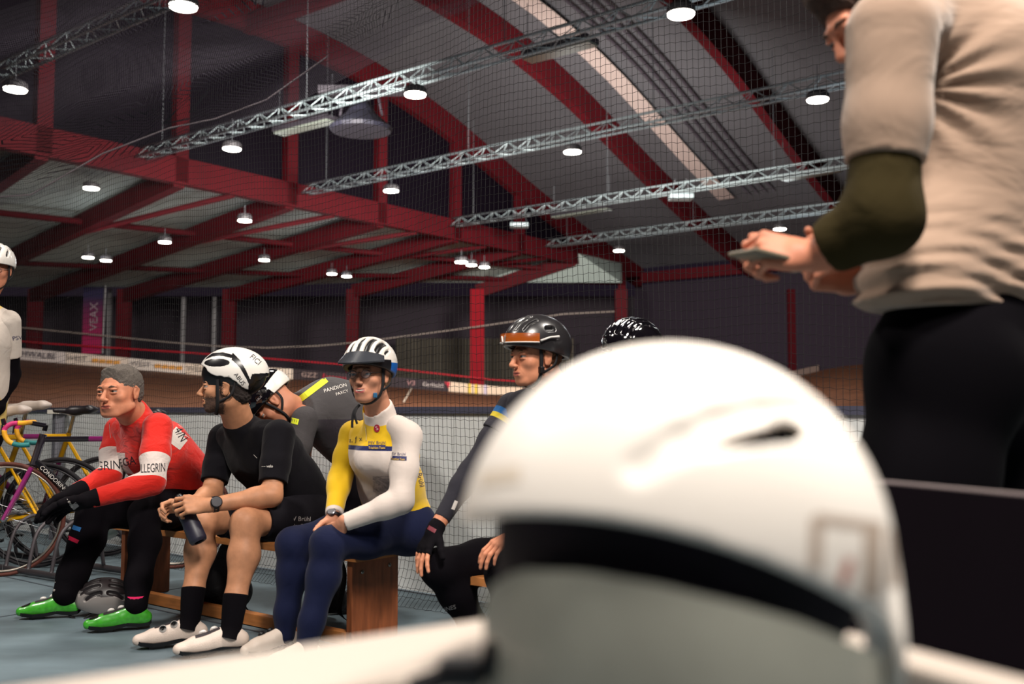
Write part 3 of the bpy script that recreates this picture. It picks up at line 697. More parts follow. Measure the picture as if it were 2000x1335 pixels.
# cycling shoe: toe direction, standing on the floor
def shoe(parent, ankle, toe, m_up, m_sole, m_dial, heel_lift=.0, s=1., dials=2, dial_side=1, tip=None, strap=None, pitch=0., sock=None, zf=None):
    ankle = np.asarray(ankle, float); d = nv([toe[0], toe[1], 0]); sd = np.cross(d, Z_)
    a = np.array([ankle[0], ankle[1], 0.]) ; g = zf if zf is not None else 0.
    dz = lambda x: max(0, (.10 - x)) * pitch
    q = lambda x, y, z: a + d * x * s + sd * y * s + Z_ * (z * s + g + dz(x) * s)
    S = Sol()
    S.cap(q(-.035, 0, .055), q(-.01, 0, .072), .030 * s, .034 * s, .02); S.cap(q(-.035, 0, .045), q(.06, .004, .046), .028 * s, .036 * s, .02)
    S.cap(q(.03, 0, .078), q(.11, .006, .048), .028 * s, .027 * s, .025); S.cap(q(.06, .01, .044), q(.135, .008, .042), .032 * s, .034 * s, .02); S.cap(q(.10, .008, .04), q(.195, -.004, .036), .035 * s, .022 * s, .02)
    S.cap(q(.12, .02, .036), q(.18, .008, .034), .024 * s, .018 * s, .02)
    S.cut(-Z_, q(.10, 0, .018)) if not pitch else S.cut(q(.0, 0, -.1) - q(.0, 0, 0) , q(-.2, 0, -.5))
    S.cap(q(.0, 0, .11), q(-.004, 0, .075), .026 * s, .022 * s, .006, True)
    v, f = S.mesh(.004); sh = link('shoe', v, f, m_up, parent)
    mb = MB(); rows = []
    for x, w_, z in [(-.066, .012, .03), (-.055, .026, .02), (-.02, .031, .017), (.04, .030, .024), (.09, .038, .016), (.14, .042, .014), (.185, .032, .020), (.212, .010, .030)]:
        rows.append([q(x, -w_, z + .012), q(x, -w_ * .9, z - .004), q(x, w_ * .9, z - .004), q(x, w_, z + .012), q(x, -w_, z + .012)])
    mb.sheet(rows); mb.box(q(.125, 0, .008), (.06 * s, .045 * s, .014 * s), np.stack([d, sd, Z_], 1)); mb.link('sole', m_sole, sh)
    B = bvh((v, f))
    def surf(x, y):
        o_ = Vector(q(x, y, .3)); h = B.ray_cast(o_, Vector((0, 0, -1)), .5); return np.array(h[0]) if h[0] else q(x, y, .08), np.array(h[1]) if h[0] else Z_
    for i in range(dials):
        p, n_ = surf(.062 + .042 * i, dial_side * .018); n_ = n_ if n_[2] > 0 else -n_; n_ = nv(n_ + sd * dial_side * .5)
        mb = MB(); mb.lathe(p - n_ * .003, [(.0145 * s, 0), (.0155 * s, .006), (.0135 * s, .011), (.0125 * s, .0115)], n_, 16); dl = mb.link('dial', m_dial, sh, True)
        mb = MB(); mb.lathe(p + n_ * .009, [(.005 * s, 0), (.004 * s, .0022)], n_, 10); mb.link('dial_hub', m_sole, dl, True)
    if strap:
        mb = MB(); rows = []
        for x in np.linspace(.045, .135, 8):
            rows.append([surf(x, yy)[0] + Z_ * .002 for yy in (-.010 - dial_side * .004, 0 - dial_side * .004, .010 - dial_side * .004)])
        mb.sheet(rows); mb.link('tongue', strap, sh, True)
    if tip:
        mb = MB(); rows = [[surf(x, yy)[0] + Z_ * .0025 for yy in (-.015, -.008, 0, .007, .013)] for x in np.linspace(.155, .192, 5)]; mb.sheet(rows); mb.link('toe_cap', tip, sh, True)
    return sh, (v, f), q
# cycling helmet
def helmet(parent, c, R, size=(.105, .142, .118), vents=(), m_shell=None, m_in=None, h=.0028, brim=(.0, -.028), tail=None, name='helmet', extra=None, thick=.022, cutouts=(), mats=None, paint=None):
    rx, ry, rz = size; S = Sol(); q = lambda x, y, z: c + R @ np.array([x, y, z])
    def on(x, e, k=1.):                                 # point of the shell: x lateral -1..1, e degrees from front over the top to back
        w_ = math.sqrt(max(0, 1 - x * x)); return q(rx * x * k, ry * math.cos(math.radians(e)) * w_ * k, rz * math.sin(math.radians(e)) * w_ * k)
    S.ell(c, size, R, .01)
    if tail: S.ell(q(0, -ry * tail[0], rz * tail[1]), np.array(size) * tail[2], R, .03)
    if extra: extra(S, q, on)
    S.ell(q(0, 0, -.008), np.array([rx - thick, ry - thick, rz - thick]), R, .003, True)
    n_ = R @ nv([0, (brim[0] - brim[1]) / (2 * ry), -1]); S.cut(n_, q(0, ry, brim[0]))
    for x, e1, e2, r, dp in vents:
        es = np.linspace(e1, e2, max(2, int(abs(e2 - e1) / 14) + 1))
        for a, b in zip(es[:-1], es[1:]): S.cap(on(x, a, dp), on(x, b, dp), r, r, .002, True)
    for a, b, ra, rb in cutouts: S.cap(q(*a), q(*b), ra, rb, .003, True)
    v, f = S.mesh(h); l = (v[f].mean(1) - c) @ R
    mi = paint(l, on) if paint else np.zeros(len(f), int)
    o = link(name, v, f, mats or [m_shell], parent, True, mi=mi)
    if m_in is not None:
        T = Sol(); T.ell(q(0, 0, -.006), np.array([rx - thick * .55, ry - thick * .55, rz - thick * .55]), R, .01); T.ell(q(0, 0, -.010), np.array([rx - thick * 1.3, ry - thick * 1.3, rz - thick * 1.3]), R, .003, True); T.cut(n_, q(0, ry, brim[0] + .006))
        vv, ff = T.mesh(.006); link('helmet_liner', vv, ff, m_in, o, True)
    return o, (v, f), q, on
BLACKP = M('black_plastic', (11, 9, 13), rough=.4)
STRAP = M('strap', (14, 11, 16), rough=.8)
def band(parent, name, pts, w_, m, nrm, th=.0015):
    pts = spline(pts, 6); mb = MB(); rows = []
    for i, p in enumerate(pts):
        d = nv(pts[min(i + 1, len(pts) - 1)] - pts[max(i - 1, 0)]); n_ = nrm(p) if callable(nrm) else np.asarray(nrm); s = nv(np.cross(d, n_)); n_ = nv(np.cross(s, d))
        rows.append([p - s * w_ / 2 - n_ * th, p - s * w_ / 2 + n_ * th, p + s * w_ / 2 + n_ * th, p + s * w_ / 2 - n_ * th, p - s * w_ / 2 - n_ * th])
    mb.sheet(rows); return mb.link(name, m, parent, True)
def straps(parent, q, sc=1., w_=.014, slim=1.):
    """q = head-local to world; from the helmet rim past the ear to under the chin"""
    C0 = q(0, 0, -.02)
    for x in (-1, 1):
        out = lambda p: nv(p - C0)
        band(parent, 'chin_strap', [q(x * .079, .032, .035), q(x * .077, .026, -.03), q(x * .062, .024, -.082), q(x * .03, .03, -.112), q(0, .034, -.12)], w_, STRAP, out)
        band(parent, 'rear_strap', [q(x * .084, -.045, .03), q(x * .086, -.03, -.03), q(x * .072, .015, -.062)], w_ * .8, STRAP, out)
def body_mesh(parent, coarse, fine, skin, res=.009, fres=.0032, paints=None):
    parts = []
    if coarse is not None: parts.append(coarse.mesh(res))
    for i, s in enumerate(fine):
        v, f = s.mesh(fres if not isinstance(s, tuple) else s[1]); m = paints[i](v, f) if paints and paints[i] else 0
        parts.append((v, f, m))
    v, f, mi = join(parts); o = link('body', v, f, skin, parent, True, mi=mi); return o, (v, f)

JIT = lambda l: np.random.RandomState(5).uniform(-.006, .006, len(l))
def scr(px, py):
    """unit vectors at a spot: rightwards, upwards, towards the viewer's side"""
    o = -nv(ray(px, py)); r = nv(np.cross(Z_, o)); return r, nv(np.cross(o, r)), o
def W(s, px, py, Y, hpx, surf, m, parent, ang=0, sx=1., name='lettering', off=.002):
    r, u, o = scr(px, py); a = math.radians(ang); rt = r * math.cos(a) + u * math.sin(a); up = u * math.cos(a) - r * math.sin(a)
    return write(s, P(px, py, Y), rt, up, hpx * Y / F_PX / .7, m, parent, name, surf, off, sx, o)
def PT(px, py, Y, wpx, hpx, surf, m, parent, name, ang=0, off=.0015, round_=False, nx=10, ny=6):
    r, u, o = scr(px, py); a = math.radians(ang); rt = r * math.cos(a) + u * math.sin(a); up = u * math.cos(a) - r * math.sin(a)
    return patch(P(px, py, Y), rt, up, wpx * Y / F_PX, hpx * Y / F_PX, m, parent, name, surf, off, o, nx, ny, round_)
WHITE_INK = M('print_white', (215, 208, 202), rough=.7); BLACK_INK = M('print_black', (26, 20, 30), rough=.7)
NAVY_INK = M('print_navy', (26, 32, 84), rough=.7); GREY_INK = M('print_grey', (150, 142, 142), rough=.7)
TIGHTS = M('black_tights', (9, 6, 11), rough=.9, spec=.1, bump=(14, .35, .01))
LIP = lambda n, c: M('lips_' + n, c, rough=.5)
def bandlayers(a, b, f1, f2, base, col):
    a, b = np.asarray(a), np.asarray(b); d = nv(b - a); return (col, [(d, a + (b - a) * f1), (-d, a + (b - a) * f2)])

# ---------------------------------------------------------------- 1: man in the red jersey
def red_man():
    B = np.array([*(P(330, 1000, 5.15)[:2]), 0.]); r = thing('person', 'seated man with short grey hair in a red jersey with lettered white bands', 'person', B)
    hc = P(233, 766, 4.75); R = axes((-.27, -.96, .03), (-.03, .05, 1)); nb = P(266, 816, 4.90); che = P(292, 878, 5.0); pel = P(362, 975, 5.2)
    sl, sr = P(308, 834, 4.80), P(232, 840, 5.1); hl, hr = P(372, 985, 5.1), P(345, 985, 5.32)
    el, er = P(298, 942, 4.64), P(214, 930, 4.95); wl, wr = P(178, 974, 4.52), P(148, 960, 4.78)
    kl, kr = P(283, 1003, 4.75), P(182, 1004, 4.92); al, ar = P(266, 1180, 4.52), P(130, 1158, 4.78)
    skin = [SKIN('red_man', (196, 128, 98), var=(30, .12)), LIP('red_man', (168, 88, 74)), M('stubble_red', (166, 112, 90), rough=.7)]
    hs, q = head_sol(hc, R, nb, 1.08, jaw=1.14, nose=1.15, neckr=.066, brow=1.15, slim=1.08)
    co = torso_sol(pel, che, nb - Z_ * .02, sl, sr, hl, hr, w=(.10, .10, .105)); co.ext(arm_sol(sl, el, wl)).ext(arm_sol(sr, er, wr)).ext(leg_sol(hl, kl, al, r=(.075, .05, .045, .03))).ext(leg_sol(hr, kr, ar, r=(.075, .05, .045, .03)))
    body, bm_ = body_mesh(r, co, [(hs, .0026)], skin, paints=[None]) if False else (None, None)
    vf = hs.mesh(.0026); cv = co.mesh(.010)
    v, f, mi = join([(cv[0], cv[1], 0), (vf[0], vf[1], lipmask(vf[0], vf[1], hc, R, 1.08))]); body = link('body', v, f, skin, r, mi=mi)
    face_parts(hc, R, 1.08, r, gaze=(.05, -.02), browcol=(92, 72, 60), slim=1.08)
    # short grey hair with the forehead left bare
    S = Sol(); S.ell(q(0, -.020, .040), (.090, .108, .093), R, .01); S.ell(q(0, .050, .088), (.05, .032, .022), R, .03);  S.ell(q(0, -.055, -.01), (.076, .06, .06), R, .03)
    S.ell(q(0, .115, .012), (.085, .075, .062), R, .012, True); S.cut(R @ nv([0, .55, -1]), q(0, -.06, -.062)); S.cut(R @ nv([0, 1, -.05]), q(0, .072, .1)); 
    for x in (-1, 1): S.ell(q(x * .09, .012, -.02), (.03, .038, .045), R, .01, True)
    hv = hairy(S, .003, hc); link('hair', hv[0], hv[1], M('grey_hair', (92, 84, 78), rough=.9, var=(220, .5, (1, 1, 3)), bump=(260, 1, .004)), r)
    # jersey
    RD = (205, 34, 24); WB = (214, 200, 194); fold = (11, .55, .022, (1, 1.2, 2.2))
    T = torso_sol(pel, che, nb - Z_ * .01, sl, sr, hl, hr, w=(.118, .124, .126)); T.cap(che - V_ * .02, nb + nv(hc - nb) * .03, .07, .068, .03); T.cap(P(380, 925, 5.2), P(325, 862, 5.05), .10, .105, .06)
    T.cut(-Z_ + V_ * .25, P(380, 978, 5.2)); T.cap(nb, nb + nv(hc - nb) * .07, .074, .070, .02); T.cut(nv(hc - nb), nb + nv(hc - nb) * .060); T.ell(nb + nv(hc - nb) * .08, .060, None, .006, True)
    zb = (P(240, 884, 4.9), P(240, 926, 4.9))
    tm = mat('red_jersey', RD, rough=.8, spec=.2, bump=fold, base=B, layers=[(WB, [(-Z_, zb[0]), (Z_, zb[1]), (-V_, che - V_ * .02), (U_, P(275, 900, 4.95))])], sheen=.2)
    tv = T.mesh(.006); jers = link('jersey', tv[0], tv[1], tm, r); tb = bvh(tv)
    for nm, s_, e_, w_, f1, f2 in (('sleeve', sl, el, wl, .58, .98), ('sleeve', sr, er, wr, .52, .97)):
        A = arm_sol(s_, e_, w_, r=(.066, .054, .052, .041)); A.cut(nv(w_ - e_), w_ - nv(w_ - e_) * .0)
        av = A.mesh(.005); sv = link(nm, av[0], av[1], mat('red_sleeve', RD, rough=.8, spec=.2, bump=(12, .5, .02, (1, 1, 1.6)), base=B, layers=[bandlayers(s_, e_, f1, f2, B, WB)], sheen=.2), jers)
        ab = bvh(av, tv)
        if s_ is sl: W('LLEGRIN', 299, 914, 4.6, 17, ab, BLACK_INK, jers, 2, .5)
        else: W('GRIN', 211, 909, 4.95, 17, ab, BLACK_INK, jers, 3, .8)
    W('EGA', 247, 902, 4.9, 16, tb, BLACK_INK, jers, 12, .75)
    PT(352, 850, 4.95, 34, 44, tb, M('print_cream', (214, 204, 196)), jers, 'shoulder_panel', -38); W('4/N', 353, 848, 4.9, 16, tb, BLACK_INK, jers, -60, .8, off=.004)
    mb = MB(); mb.tube([q(-.004, .058, -.135), q(.002, .066, -.165), q(.004, .060, -.2)], .0022, 5); mb.link('zip', M('zip_grey', (120, 60, 56)), jers, True)
    # tights
    L = Sol(); L.cap(hl, hr, .115, None, .05); L.cap(pel, pel + Z_ * .03, .118, .11, .05)
    L.ext(leg_sol(hl, kl, al, r=(.105, .074, .068, .050))).ext(leg_sol(hr, kr, ar, r=(.105, .078, .080, .062)))
    tv = L.mesh(.0065); tl = bandlayers(kr, ar, .20, .225, B, (200, 20, 60)); t2 = bandlayers(kr, ar, .10, .125, B, (40, 110, 180))
    tg = link('tights', tv[0], tv[1], TIGHTS, r); tb2 = bvh(tv)
    PT(140, 1052, 4.9, 26, 7, tb2, M('pink_band', (190, 20, 62)), tg, 'pink_band', -28); PT(146, 1030, 4.9, 22, 8, tb2, M('blue_band', (40, 100, 160)), tg, 'blue_band', -22)
    PT(101, 1137, 4.8, 13, 12, tb2, WHITE_INK, tg, 'ankle_badge', -20, round_=True); W('bike', 101, 1149, 4.75, 6, tb2, WHITE_INK, tg, -30)
    mb = MB(); mb.tube([P(292, 1100, 4.62), P(290, 1135, 4.58), P(286, 1165, 4.55)], .0016, 5); mb.link('piping', M('yellow_piping', (190, 180, 50)), tg, True)
    for an in (al, ar):
        mb = MB(); mb.tube([an + Z_ * .04, an, an - Z_ * .03], [.040, .041, .038], 14); mb.link('sock', M('pink_sock', (200, 16, 84), rough=.9), r, True)
    # gloves
    GL = M('black_glove', (11, 8, 13), rough=.9, spec=.12, bump=(30, .5, .004)); gl = []
    for w_, d, n_, side, cu in ((wl, (-.93, -.25, -.28), (-.3, -.5, -.8), 1, (.22, .3, .2)), (wr, (-.80, -.45, -.42), (-.3, -.4, -.8), -1, (.25, .3, .25))):
        d_a = nv(w_ - (el if side > 0 else er)); H = hand_sol(w_, d, n_, side, curl=cu, spread=.15, s=1.16, grow=.0045, thumb=(.85, .1)); H.cap(w_ - nv(d) * .05, w_ + nv(d) * .02, .043, .038, .01); H.cut(-d_a, w_ - d_a * .03)
        hv = H.mesh(.003); g = link('glove', hv[0], hv[1], GL, r); gl.append((g, hv))
    W('- odlo', 137, 982, 4.5, 6, bvh(gl[0][1]), WHITE_INK, gl[0][0], -60)
    PT(146, 988, 4.5, 10, 12, bvh(gl[0][1]), GREY_INK, gl[0][0], 'glove_badge', -50, nx=4, ny=3)
    GR = mat('green_shoe', (58, 158, 36), rough=.35, spec=.6, coat=.5, var=(60, .2)); 
    for an, toe in ((al, (-.93, -.35)), (ar, (-.96, -.25))):
        shoe(r, an, toe, GR, BLACKP, M('dial_white', (220, 214, 210), rough=.4), tip=M('toe_black', (18, 14, 18), rough=.3), strap=M('tongue_dark', (44, 40, 44), rough=.5), dial_side=1)
red_man()

# ---------------------------------------------------------------- 2: man in black with white aero helmet
def black_man():
    B = np.array([*(P(570, 1000, 4.7)[:2]), 0.]); r = thing('person', 'seated man in black kit and white aero helmet in profile, holding a bottle', 'person', B)
    hc = P(441, 757, 4.42); R = axes((-.965, -.20, .06), (.03, 0, 1)); nb = P(468, 830, 4.52); che = P(515, 885, 4.58); pel = P(592, 985, 4.72)
    sl, sr = P(545, 850, 4.42), P(437, 856, 4.68); hl, hr = P(598, 1005, 4.6), P(548, 1005, 4.85)
    el, er = P(530, 968, 4.28), P(413, 965, 4.55); wl, wr = P(408, 986, 4.16), P(372, 985, 4.34)
    kl, kr = P(480, 1022, 4.2), P(392, 1018, 4.36); al, ar = P(452, 1222, 4.08), P(372, 1206, 4.22)
    skin = [SKIN('black_man', (180, 126, 94), var=(26, .14)), LIP('black_man', (150, 84, 70)), M('beard', (70, 48, 38), rough=.9, var=(150, .5))]
    hs, q = head_sol(hc, R, nb, 1.0, neckr=.062, nose=1.1, open_=.9, jaw=1.02)
    co = torso_sol(pel, che, nb - Z_ * .02, sl, sr, hl, hr, w=(.10, .10, .105)); co.cap(hl, (hl + kl) / 2, .075).cap(hr, (hr + kr) / 2, .075)
    legs = [(leg_sol(hl, kl, al, r=(.080, .063, .060, .036)), .006), (leg_sol(hr, kr, ar, r=(.080, .063, .060, .036)), .006)]
    for k_, a_ in ((kl, al), (kr, ar)): legs.append((Sol().ell(k_ - V_ * .012, (.052, .052, .05), None), .006)) if False else None
    aL = arm_sol(sl, el, wl, r=(.05, .043, .043, .028)); aR = arm_sol(sr, er, wr, r=(.05, .043, .043, .028))
    hand_l = hand_sol(wl, (-.88, -.30, .02), (.05, .8, -.5), -1, curls=[(.5, 1.0, .7), (.6, 1.0, .7), (.65, 1.05, .7), (.7, 1.1, .7)], thumb=(.7, .5), s=1.05)
    hand_r = hand_sol(wr, (-.75, -.55, -.05), (.0, -.75, -.6), 1, curls=[(.4, .9, .7), (.5, 1.0, .7), (.6, 1.0, .7), (.7, 1.0, .7)], thumb=(.7, .3), s=1.05)
    aL.ext(hand_l); aR.ext(hand_r)
    parts = [(*co.mesh(.010), 0)]; vf = hs.mesh(.0026)
    parts.append((vf[0], vf[1], lipmask(vf[0], vf[1], hc, R, 1.0, lambda l: ((l[:, 2] + JIT(l) < -.046 + .25 * np.clip(.06 - l[:, 1], 0, .1)) & (l[:, 1] + JIT(l) > -.005) & (l[:, 2] > -.118) & (np.hypot(l[:, 1] - .092, l[:, 2] + .068) > .013)) | ((abs(l[:, 1] - .016 + JIT(l)) < .009) & (l[:, 2] < .02) & (l[:, 2] > -.06)))))
    for s_, h in legs: parts.append((*s_.mesh(h), 0))
    parts.append((*aL.mesh(.003), 0)); parts.append((*aR.mesh(.003), 0))
    v, f, mi = join(parts); link('body', v, f, skin, r, mi=mi)
    face_parts(hc, R, 1.0, r, gaze=(0, .05), browcol=(48, 34, 28))
    S = Sol(); S.ell(q(0, -.03, .02), (.080, .090, .085), R, .01); S.ell(q(0, -.06, -.03), (.066, .05, .045), R, .02); S.cut(R @ nv([0, 1, .35]), q(0, .02, .0)); S.cut(R @ nv([0, .4, -1]), q(0, -.08, -.07))
    for x in (-1, 1): S.ell(q(x * .09, .0, -.02), (.03, .03, .042), R, .01, True)
    hv = hairy(S, .0035, hc); link('hair', hv[0], hv[1], M('dark_hair', (34, 24, 22), rough=.85, bump=(200, 1, .003)), r)
    KIT = M('black_jersey', (10, 8, 14), rough=.9, spec=.12, bump=(8, .4, .02), sheen=.05)
    T = torso_sol(pel, che, nb - Z_ * .01, sl, sr, hl, hr, w=(.118, .122, .128)); T.cap(che, nb + nv(hc - nb) * .02, .08, .066, .03)
    T.cut(nv(hc - nb), nb + nv(hc - nb) * .03); T.ell(nb + nv(hc - nb) * .05, .060, None, .006, True); T.cut(-Z_ + V_ * .2, P(600, 1010, 4.7))
    tv = T.mesh(.006); j = link('jersey', tv[0], tv[1], KIT, r)
    for s_, e_, fr, a0 in ((sl, el, .80, sl), (sr, er, .78, sr)):
        A = Sol().cap(s_, s_ * .5 + e_ * .5, .072, .064, .02).cap(s_ * .5 + e_ * .5, e_, .064, .060, .02); A.cut(nv(e_ - s_), s_ + (e_ - s_) * fr)
        av = A.mesh(.005); sv = link('sleeve', av[0], av[1], KIT, j)
        if s_ is sl: W('— velo', 522, 910, 4.4, 5, bvh(av), WHITE_INK, sv)
    W('/', 499, 891, 4.4, 9, bvh(tv), WHITE_INK, j, 60); PT(627, 915, 4.6, 3, 10, bvh(tv), GREY_INK, j, 'reflective_tab', -35, nx=3, ny=3)
    # shorts
    L = Sol(); L.cap(hl, hr, .118, None, .05); L.cap(pel, pel + Z_ * .03, .116, .11, .05); 
    for h_, k_ in ((hl, kl), (hr, kr)): m = h_ * .45 + k_ * .55; L.cap(h_, m, .100, .086, .04).cap(m, k_, .086, .070, .04)
    for h_, k_ in ((hl, kl), (hr, kr)): pass
    L.cut(-V_ + np.array([0, 0, 0]), kl * .80 + hl * .20 - V_ * .0 + V_ * .02)
    lv = L.mesh(.006); sh = link('shorts', lv[0], lv[1], M('black_shorts', (13, 10, 17), rough=.85, spec=.15, bump=(10, .5, .012)), r); lb = bvh(lv)
    W('PSV Brühl', 584, 1013, 4.5, 8.5, lb, GREY_INK, sh, -2, .92); W('Triathlon Team', 580, 1026, 4.5, 6, lb, GREY_INK, sh, -2, .9)
    SK = M('black_sock', (8, 6, 10), rough=.95, spec=.08)
    for k_, a_ in ((kl, al), (kr, ar)):
        mb = MB(); d = nv(a_ - k_); t0 = k_ + (a_ - k_) * .70; mb.tube([t0, k_ + (a_ - k_) * .72, k_ + (a_ - k_) * .85, a_, a_ - Z_ * .045 - V_ * .015], [.050, .0505, .047, .042, .041], 18); so = mb.link('sock', SK, r, True)
        if k_ is kl: W('R', 441, 1184, 4.05, 8, None, GREY_INK, so) if False else None
    WS = mat('white_shoe', (214, 196, 184), rough=.45, spec=.5, bump=(240, .5, .002))
    for a_, toe in ((al, (-.90, -.44)), (ar, (-.93, -.36))):
        shoe(r, a_, toe, WS, BLACKP, M('dial_white', (220, 214, 210), rough=.4), strap=M('tongue_dark', (44, 40, 44), rough=.5), dial_side=1 if a_ is al else -1, s=1.04)
    # helmet, drawn from its side profile
    Rh = axes((-.97, -.2, .0), (0, 0, 1)); hq = hc + np.array([0, 0, -.008])
    low = [(.12, .112), (.105, .104), (.086, .081), (.066, .068), (.048, .061), (.02, .058), (-.01, .053), (-.03, .040), (-.046, .025), (-.065, .011), (-.084, .002), (-.105, -.001), (-.122, .0), (-.140, .02), (-.155, .04), (-.18, .058), (-.21, .07)]
    bnd = [(.12, .118), (.094, .137), (.056, .152), (.01, .154), (-.033, .143), (-.066, .109), (-.091, .066), (-.112, .02), (-.13, -.02)]
    cy, cz = -.035, .072
    cuts = [((-.2, y - cy, z - cz - .032), (.2, y - cy, z - cz - .032), .032, .032) for y, z in low]
    cuts += [((-.2, y - cy, z - cz - .085), (.2, y - cy, z - cz - .085), .045, .045) for y, z in low if z < .09]
    ys = np.array([b[0] for b in bnd])[::-1]; zs = np.array([b[1] for b in bnd])[::-1]
    def paint(l, on):
        y, z = l[:, 1] + cy, l[:, 2] + cz; zb = np.interp(y, ys, zs); sl_ = np.where(y > -.03, 1, 2.0)
        side = abs(l[:, 0]) > .028
        m = np.zeros(len(l), int); m[(abs(z - zb) < .0085 * sl_) & side] = 1
        m[(((y - .034) / .056) ** 2 + ((z - .116) / .018) ** 2 < 1) & (abs(l[:, 0]) > .04)] = 1
        m[(y < -.10) & (z < .066 + (y + .1) * -.1) & (z < zb + 2) & (y < -.105 - (z - .03) * .3)] = 1
        d = np.sqrt((l[:, 0] / .10) ** 2 + (l[:, 1] / .152) ** 2 + (l[:, 2] / .118) ** 2); m[d < .93] = 1; return m
    HW = M('helmet_white', (228, 222, 216), rough=.25, spec=.6, coat=.5)
    o, hv, hq_, on = helmet(r, hq + Rh @ np.array([0, cy, cz]), Rh, size=(.100, .152, .118), h=.0024, brim=(-.115, -.115), cutouts=cuts, mats=[HW, M('helmet_black', (16, 13, 18), rough=.3)], paint=paint, m_in=BLACKP, vents=())
    hb = bvh(hv); W('ABUS', 468, 740, 4.35, 8, hb, BLACK_INK, o, -52, 1.0); W('GAMECHANGER', 455, 745, 4.35, 3.5, hb, BLACK_INK, o, -50, .8); W('FICI', 499, 702, 4.4, 10, hb, BLACK_INK, o, -42)
    straps(r, q)
    # wrist watch
    d = nv(wl - el); c = wl - d * .025; mb = MB(); mb.tube([c - d * .011, c + d * .011], .0335, 20, caps=False); mb.tube([c - d * .011, c + d * .011], .031, 20, caps=False)
    wt = mb.link('watch_strap', BLACKP, r, True); n_ = nv(np.array([-.1, -1, .25])); n_ = nv(n_ - d * (n_ @ d)); mb = MB(); mb.lathe(c + n_ * .030, [(.024, 0), (.0245, .009), (.0205, .0125)], n_, 24); mb.link('watch_case', M('watch_black', (22, 20, 26), rough=.3, metal=.4), wt)
    mb = MB(); mb.lathe(c + n_ * .0424, [(.019, 0), (.0185, .0006)], n_, 24); mb.link('watch_dial', M('watch_dial', (40, 38, 46), rough=.2), wt)
black_man()
r = thing('water_bottle', 'dark blue drinks bottle tilted in the hands of the man with the aero helmet', 'bottle', P(372, 1030, 4.17), None)
a, b = P(352, 975, 4.20), P(389, 1058, 4.15); d = nv(b - a); L_ = np.linalg.norm(b - a)
mb = MB(); mb.lathe(a, [(.024, 0), (.033, .012), (.035, .05), (.034, L_ * .55), (.0365, L_ * .62), (.0365, L_ - .012), (.033, L_ - .002), (.02, L_)], d, 24); mb.link('flask', M('bottle_blue', (36, 34, 50), rough=.45), r, True)
mb = MB(); mb.lathe(a - d * .022, [(.012, 0), (.014, .008), (.024, .022)], d, 18); mb.link('cap', BLACKP, r, True)

